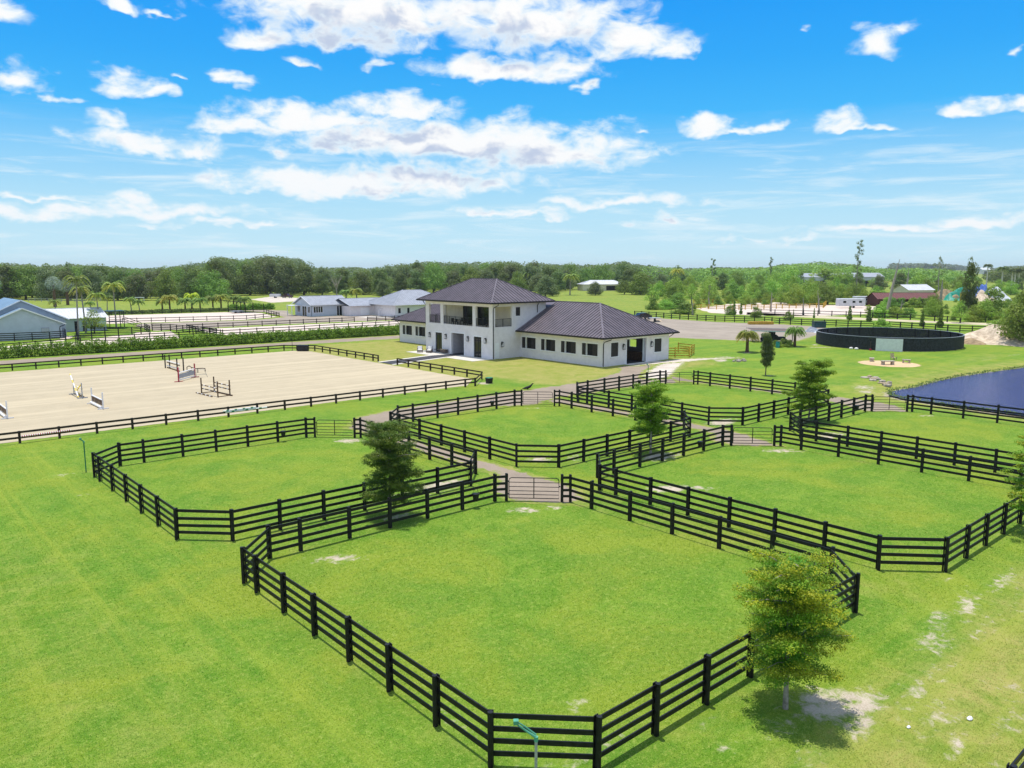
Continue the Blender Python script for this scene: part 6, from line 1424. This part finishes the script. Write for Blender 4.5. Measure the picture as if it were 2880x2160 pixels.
for i in range(8): rrx = random.Random(i); put('shrubD' if i % 2 else 'shrub', at(2160 + i * 9 + rrx.uniform(-3, 3), 123 + rrx.uniform(-1, 1)), rrx.uniform(.30, .45), 'leafy shrub in the row in front of the machinery canopy', 'shrubs in front of the machinery canopy')
OK = ['oakA', 'oakB', 'oakC', 'oakD']
g1 = 'trees along the far side of the left meadow'
row(-80, 620, 302, 8.5, OK, 'broad dark tree in the belt along the far side of the left meadow', g1, 4, .9)
row(-80, 620, 322, 8, OK, 'broad dark tree in the belt along the far side of the left meadow', g1, 0, .5)
row(-80, 640, 345, 9, OK, 'broad dark tree in the belt along the far side of the left meadow', g1, 0, .2)
g2 = 'trees behind the small blue-grey house'
row(610, 1100, 356, 8.5, OK, 'rounded tree in the wood behind the small blue-grey house', g2, 8, 1.0)
row(600, 1100, 376, 8.5, OK, 'rounded tree in the wood behind the small blue-grey house', g2, 0, .2)
g3 = 'trees behind the wide field above the stable'
row(1080, 1790, 404, 9, OK, 'green tree in the wood behind the wide field above the stable', g3, 14, 1.2)
row(1080, 1790, 424, 9, OK, 'green tree in the wood behind the wide field above the stable', g3, 5, .8)
row(1060, 1800, 448, 9.5, OK, 'green tree in the wood behind the wide field above the stable', g3, 0, .2)
BR = ['brightA', 'brightB', 'brightA', 'oakC', 'loose', 'brightB', 'brightA', 'loose']
g4 = 'bright green trees of the thicket on the right'
for d_, dv_, st_ in ((268, 62, 6.0), (282, 52, 6.5), (312, 42, 7)):
    row(1990, 2490, d_, st_, BR, 'bright green tree in the right-hand thicket', g4, dv_, 1.6, 6); row(2625, 2920, d_ - 30, st_, BR, 'bright green tree in the right-hand thicket', g4, dv_ + 24, 1.6, 6)
row(1830, 2010, 268, 8, BR, 'bright green tree in the right-hand thicket', g4, 40, 1.4, 10)
row(1990, 2420, 300, 8, BR, 'bright green tree in the right-hand thicket', g4, 34, 1.4, 12)
row(1800, 2480, 345, 8.5, BR, 'bright green tree in the right-hand thicket', g4, 24, 1.6, 14)
row(1800, 2900, 420, 9.5, BR + OK, 'bright green tree in the right-hand thicket', g4, 12, 1.5, 16)
row(2620, 2920, 240, 7, BR, 'bright green tree in the right-hand thicket', g4, 75, 1.6, 12)
row(2600, 2920, 350, 8, BR, 'bright green tree in the right-hand thicket', g4, 30, 1.5, 12)
row(2660, 2920, 205, 6, BR + ['shrub', 'shrubD'], 'bright green tree in the right-hand thicket', g4, 105, 1.4, 10)
# special silhouettes
def tall_open(u, d, vt, label, lean=0.0, seed=1, n=900, spread=2.2, m='leaf_oak', nm='sparse_tall_tree', mt='bark_pale', base=.35):
    h = zt(d, vt); r = random.Random(seed); tk = MB(); P = [(lean * t * h + math.sin(t * 9) * .25, 0, h * t) for t in (0, .2, .4, .6, .8, 1)]; tk.tube(P, [.32, .26, .2, .14, .08, .03], 8); lob = []
    for i in range(26):
        t = base + (1 - base) * i / 26; a = r.uniform(0, 6.28); R = spread * (1 - t * .6) * r.uniform(.4, 1); z = h * t
        tk.tube([(lean * z, 0, z), (lean * z + math.cos(a) * R, math.sin(a) * R, z + r.uniform(-.3, .5))], [.05, .015], 4); lob.append((lean * z + math.cos(a) * R, math.sin(a) * R, z, .5, .5, .65)); lob.append((lean * z + math.cos(a) * R * .6, math.sin(a) * R * .6, z, .35, .35, .5))
    C, N, v = blob_points(lob, n, .2); root = plant_tree(nm, label, at(u, d), None, C, N, v, tk, .3, m, mt, 1, -AL); return root
tall_open(2401, 284, 674, 'very tall thin pine standing high above the right thicket', .01, 3, 1500, 2.6)
tall_open(1998, 470, 726, 'dark narrow conifer breaking the skyline right of the wide field', 0, 5, 3600, 3.2, 'leaf_oak', base=.15); tall_open(2160, 470, 722, 'thin dark conifer on the skyline left of the tall pine', 0, 9, 2000, 2.0, 'leaf_oak', base=.2)
tr('oakD', 2718, 0, 728, 'tall dark vine-draped tree rising above the thicket with a forked top', None, .42, d=190)
tall_open(2630, 330, 722, 'bare spreading tree top on the skyline above the tan house', .0, 11, 700, 4.5, 'leaf_oak', base=.5)
tall_open(205, 300, 737, 'thin open tree top above the left wood', 0, 12, 900, 2.5, base=.45); tall_open(1990, 240, 800, 'half-dead leaning tree behind the lot fence', .03, 22, 500, 2.2, 'leaf_bright', base=.5)
for u, d, vt, ln, l in ((2505, 230, 729, .17, 'tall leaning bare snag in front of the maroon barn'), (2531, 215, 842, .08, 'short broken grey trunk in front of the maroon barn'), (2298, 212, 816, -.12, 'thin pale dead pole beside the corral'), (2256, 205, 838, -.05, 'leaning dead trunk in the corral'), (2166, 222, 822, 0.02, 'dead trunk at the left of the corral'), (2543, 330, 757, .04, 'grey dead pole rising behind the tan house'), (2640, 250, 786, .02, 'thin grey dead trunk right of the tan house'), (1945, 205, 838, -.08, 'leaning pale dead trunk behind the lot fence')):
    h = zt(d, vt); r = thing('dead_trunk', l, 'tree', (*at(u, d), 0), -AL); MB().tube([(-ln * h * .5, 0, 0), (-ln * h * .2, 0, h * .35), (0, 0, h * .55), (ln * h * .5, 0, h)], [.5 if h > 8 else .3, .42 if h > 8 else .2, .36 if h > 8 else .14, .06], 7).build('trunk', 'bark_pale', r, local=True)
    MB().tube([(0, 0, h * .55), (.6 + ln, 0, h * .68), (.9 + ln, .2, h * .66)], [.12, .07, .02], 5).build('stub', 'bark_pale', r, local=True)
r = thing('bare_tree', 'leafless pale tree in front of the wood behind the small house', 'tree', (*at(950, 350), 0)); m = MB(); rb_ = random.Random(2); m.tube([(0, 0, 0), (0, 0, 3)], [.3, .22], 7)
for i in range(16): a = i * 2.4; m.tube([(0, 0, 2.2 + i * .15), (math.cos(a) * 1.4, math.sin(a) * 1.4, 5 + rb_.uniform(0, 1.5)), (math.cos(a) * 3.2 * rb_.uniform(.5, 1), math.sin(a) * 3.2, 7.5 + rb_.uniform(0, 2.4))], [.14, .08, .02], 5)
m.build('branches', 'bark_pale', r, local=True)
# palms
PL = [(219,944,787,2.6,'leaf_palm','tallest palm with two close trunks rising in front of the white wing',.2),(240,936,813,2.2,'leaf_palm','palm right behind the tallest one by the white wing',.5),(280,925,830,2.2,'leaf_palm','slim palm behind the small tree by the white wing',.5),(327,922,802,2.7,'leaf_palm','tall palm with spreading yellow-green crown right of the white wing',.6),
 (305,876,836,1.8,'leaf_palm','short palm behind the ridge of the white wing',.3),(373,876,841,1.9,'leaf_palm','small pale palm left of the white arena fence',.5),(396,876,848,1.9,'leaf_green','low bushy palm at the back fence of the white arena',.2),(160,868,848,2.0,'leaf_palm','short palm behind the blue roof',.5),(260,866,852,1.8,'leaf_palm','low palm in the meadow behind the white wing',.3)]
for i, (u, vf, vt, L, m_, l, yl) in enumerate(PL):
    d = depth_v(u, vf); palm(at(u, d), l, zt(d, vt), L, 18, m_, None, (TR.uniform(-.4, .4), 0), .13, mt='bark_pale', yellow=yl, seed=20 + i, npin=16, lw=.1, rise=.8)
PL2 = [(481,873,828,3.0,'date palm with orange fruit stems in the palm row, leftmost',.9),(460,870,842,2.2,'small palm in front of the palm row',.3),(524,873,838,2.8,'grey-green date palm second in the palm row',.1),(543,868,822,2.6,'bright yellow palm in the palm row',1.0),(566,873,838,2.8,'grey-green date palm in the middle of the palm row',.1),(602,870,832,2.8,'date palm fourth in the palm row',.2),(625,870,826,2.8,'yellow-green palm fifth in the palm row',.7),(660,866,832,2.8,'date palm left above the open shelter',.1),(690,866,836,2.8,'date palm right above the open shelter',.1)]
for i, (u, vf, vt, L, l, yl) in enumerate(PL2):
    d = depth_v(u, vf); palm(at(u, d), l, zt(d, vt) * .75, L, 26, 'leaf_yellow' if yl > .95 else 'leaf_palm', 'palms in the row behind the white arenas', (0, 0), .22, yellow=yl, seed=50 + i, npin=14, lw=.14, rise=1.0, droop=.75)
for i, (u, vf, vt, L, l, yl) in enumerate([(976,843,816,3.0,'bushy date palm left of the open stable roof',.1),(1006,843,812,3.2,'golden date palm above the open stable roof',.7),(1153,843,812,2.6,'yellow palm in the field left of the tower roof',.9),(1489,818,762,5.0,'coconut palm in the field, left of three above the stable roof',.3),(1553,812,752,5.0,'coconut palm, highest of the three above the stable roof',.5),(1602,830,768,4.5,'coconut palm, right of the three above the stable roof',.4),(1763,815,775,4.0,'yellowish palm beside the farmhouse',.8),(2015,815,778,5.0,'fan palm at the left part of the right thicket',.3),(1901,812,752,5.0,'big yellowing palm in the clump right of the field',.9)]):
    d = depth_v(u, vf); palm(at(u, d), l, zt(d, vt) * .86, L, 22, 'leaf_palm', None, (TR.uniform(-.6, .6), 0), .25, mt='bark_pale', yellow=yl, seed=70 + i, npin=12, lw=.25, w=.9)
for i, (u, d, vt, l) in enumerate([(2764, 560, 737, 'lone royal palm on the skyline of the far plain'), (2806, 430, 744, 'royal palm in front of the dark clump at far right'), (2834, 470, 752, 'pale-trunked royal palm, left of the row at far right'), (2842, 470, 750, 'pale-trunked royal palm, middle of the row at far right'), (2853, 470, 748, 'pale-trunked royal palm, right of the row at far right')]):
    palm(at(u, d), l, zt(d, vt) * .86, 3.6, 16, 'leaf_oak', 'royal palms at far right', (0, 0), .4, mt='concrete', seed=90 + i, npin=10, lw=.4, w=1.1)
def silver(u, vf, vt, R, label, seed, d=None):
    d = d or depth_v(u, vf); h = zt(d, vt); root = thing('silver_palm', label, 'palm', (*at(u, d), 0), 0, 'silver fan palms by the left edge'); MB().tube([(0, 0, 0), (0, 0, h * .68)], [.5, .38], 8).build('trunk', 'bark_palm', root, local=True)
    C = []; N = []; v = []; r = random.Random(seed)
    for i in range(42):
        a = i * 2.399; e = math.radians(80 - 125 * (i / 42)); cdir = np.array([math.cos(a) * math.cos(e), math.sin(a) * math.cos(e), math.sin(e)]); c = np.array([0, 0, h * .70]) + cdir * R * .72; sh = r.random()
        for k in range(34):
            o = rng.normal(0, .34, 3); C.append(c + o - cdir * .0); N.append(cdir + np.array([0, 0, .4])); v.append(min(1, sh * .7 + r.random() * .3))
    leaves('crown', C, N, .42, 'leaf_silver', root, asp=.3, up=.2, rnd=np.array(v), jitter=.35)
silver(26, 843, 766, 3.6, 'large silver fan palm at the left edge', 3); silver(160, 862, 772, 2.8, 'silver fan palm left of the tallest green palms', 5, d=250); silver(196, 858, 786, 2.6, 'third silver fan palm, close behind the tallest green palm', 6, d=262); silver(-10, 846, 775, 3.2, 'silver fan palm cut by the left edge', 9, d=275)
tr('loose', 264, 938, 871, 'small grey-green open tree in front of the white wing', None, 1.4)

tag(leaves('bank_grass', BANK[0], BANK[1], .26, 'leaf_oak', None, asp=.35, up=.1, jitter=.9), 'rough olive grass fringing the pond bank', 'bank grass', kind='stuff')
# far woodland: masses nobody could count
def woods(label, u0, u1, d0, d1, n, q, leaf, m, dvt=0, name='far_woods'):
    L = []; r = random.Random(int(u0 + d0))
    for i in range(n):
        u = r.uniform(u0, u1); d = r.uniform(d0, d1); x, y = at(u, d); h = zt(d, vtop(u) + dvt + abs(r.gauss(0, 3))); h = max(3, h) * r.uniform(.85, 1); R = r.uniform(5, 9) * (1 + d / 2500)
        L.append((x, y, h - R * .42, R, R, R * .45)); L.append((x, y, h * .4, R * 1.1, R * 1.1, h * .4))
    C, N, v = blob_points(L, q, .8); k = C[:, 2] > .2; o = leaves(name, C[k], N[k], leaf, m, None, up=.5, rnd=v[k]); tag(o, label, 'woods', kind='stuff')
woods('far woods rising behind the tree belts on the left', -150, 1900, 480, 800, 420, 90000, 1.5, 'leaf_far', 2)
woods('far woods along the horizon', -200, 2700, 900, 1900, 420, 60000, 4.5, 'leaf_far', 3)
woods('far woods on the right behind the thicket', 1800, 2700, 560, 860, 190, 45000, 1.6, 'leaf_green', 3)
woods('dark clump of far woods at the right edge', 2790, 2920, 620, 760, 40, 9000, 1.6, 'leaf_oak', -6)
woods('low blue line of woods on the far right horizon', 2500, 3100, 2600, 4200, 160, 9000, 12, 'leaf_far', -10, 'horizon_woods')

# ------------------------------------------------------------------ grass blades in the foreground
def blades(n):
    d = 15.0 / (1 - rng.random(n) * (1 - 15.0 / 62)); lat = rng.uniform(-.72, .72, n) * d
    ca, sa = math.cos(AL), math.sin(AL); X = lat * ca + d * sa; Y = -lat * sa + d * ca
    dry, bare = ground_fields(X, Y); k = (rng.random(n) > np.clip((bare - .12) / .5, 0, 1) ** .6) & (Y < 64)
    for poly in LANES: k &= ~in_poly(X, Y, poly)
    X, Y, d, dry = X[k], Y[k], d[k], dry[k]; n = len(X); s = np.clip(d / 26, .75, 1.25)
    h = rng.uniform(.014, .036, n) * s * rng.choice([1, 1, 1, 1.5], n); w = rng.uniform(.008, .015, n) * s; a = rng.uniform(0, 6.283, n); b = rng.uniform(0, 6.283, n); ln = h * rng.uniform(.2, .9, n)
    V = np.stack([np.stack([X - np.cos(a) * w, Y - np.sin(a) * w, np.zeros(n)], 1), np.stack([X + np.cos(a) * w, Y + np.sin(a) * w, np.zeros(n)], 1), np.stack([X + np.cos(b) * ln, Y + np.sin(b) * ln, h], 1)], 1).reshape(-1, 3)
    me = bpy.data.meshes.new('grass'); me.vertices.add(3 * n); me.vertices.foreach_set('co', V.ravel().astype(np.float32)); me.loops.add(3 * n); me.loops.foreach_set('vertex_index', np.arange(3 * n)); me.polygons.add(n); me.polygons.foreach_set('loop_start', np.arange(0, 3 * n, 3)); me.update(calc_edges=True)
    at_ = me.attributes.new('rnd', 'FLOAT', 'FACE'); at_.data.foreach_set('value', rng.random(n).astype(np.float32)); at_ = me.attributes.new('dry', 'FLOAT', 'FACE'); at_.data.foreach_set('value', dry.astype(np.float32))
    m = bpy.data.materials.new('grass_blade'); m.use_nodes = True; t = NT(m.node_tree); bs = t.n['Principled BSDF']; A = t.n.new('ShaderNodeAttribute'); A.attribute_name = 'rnd'; D_ = t.n.new('ShaderNodeAttribute'); D_.attribute_name = 'dry'
    g = t.n.new('ShaderNodeGroup'); g.node_tree = GG; t.l.new(D_.outputs['Fac'], g.inputs[0])
    c = t.mix(t.ramp(A.outputs['Fac'], .0, .4, .35, 0), g.outputs[0], (.13, .27, .03)); c = t.mix(t.ramp(A.outputs['Fac'], .6, 1, 0, .7), c, (.50, .58, .17)); c = t.mix(1.0, c, (1.45, 1.45, 1.4), 'MULTIPLY')
    t.l.new(c, bs.inputs['Base Color']); bs.inputs['Roughness'].default_value = .6; bs.inputs['Specular IOR Level'].default_value = .2
    tr_ = t.n.new('ShaderNodeBsdfTranslucent'); t.l.new(c, tr_.inputs[0]); mx = t.n.new('ShaderNodeMixShader'); mx.inputs[0].default_value = .5
    t.l.new(bs.outputs[0], mx.inputs[1]); t.l.new(tr_.outputs[0], mx.inputs[2]); t.l.new(mx.outputs[0], t.n['Material Output'].inputs[0]); me.materials.append(m)
    o = bpy.data.objects.new('grass', me); COL.objects.link(o); tag(o, 'short bright green grass covering the paddocks and the lawns', 'grass', kind='stuff')
blades(380000)

# ------------------------------------------------------------------ air
mb = MB(); mb.box(-6000, -6000, -2, 6000, 6000, 40)
hz_ = bpy.data.materials.new('haze'); hz_.use_nodes = True; t_ = NT(hz_.node_tree); t_.n.remove(t_.n['Principled BSDF'])
vp = t_.n.new('ShaderNodeVolumePrincipled'); vp.inputs['Color'].default_value = (.90, .95, 1, 1); vp.inputs['Density'].default_value = .00010; vp.inputs['Anisotropy'].default_value = .3
t_.l.new(vp.outputs[0], t_.n['Material Output'].inputs['Volume'])
tag(mb.build('haze', hz_), kind='stuff')
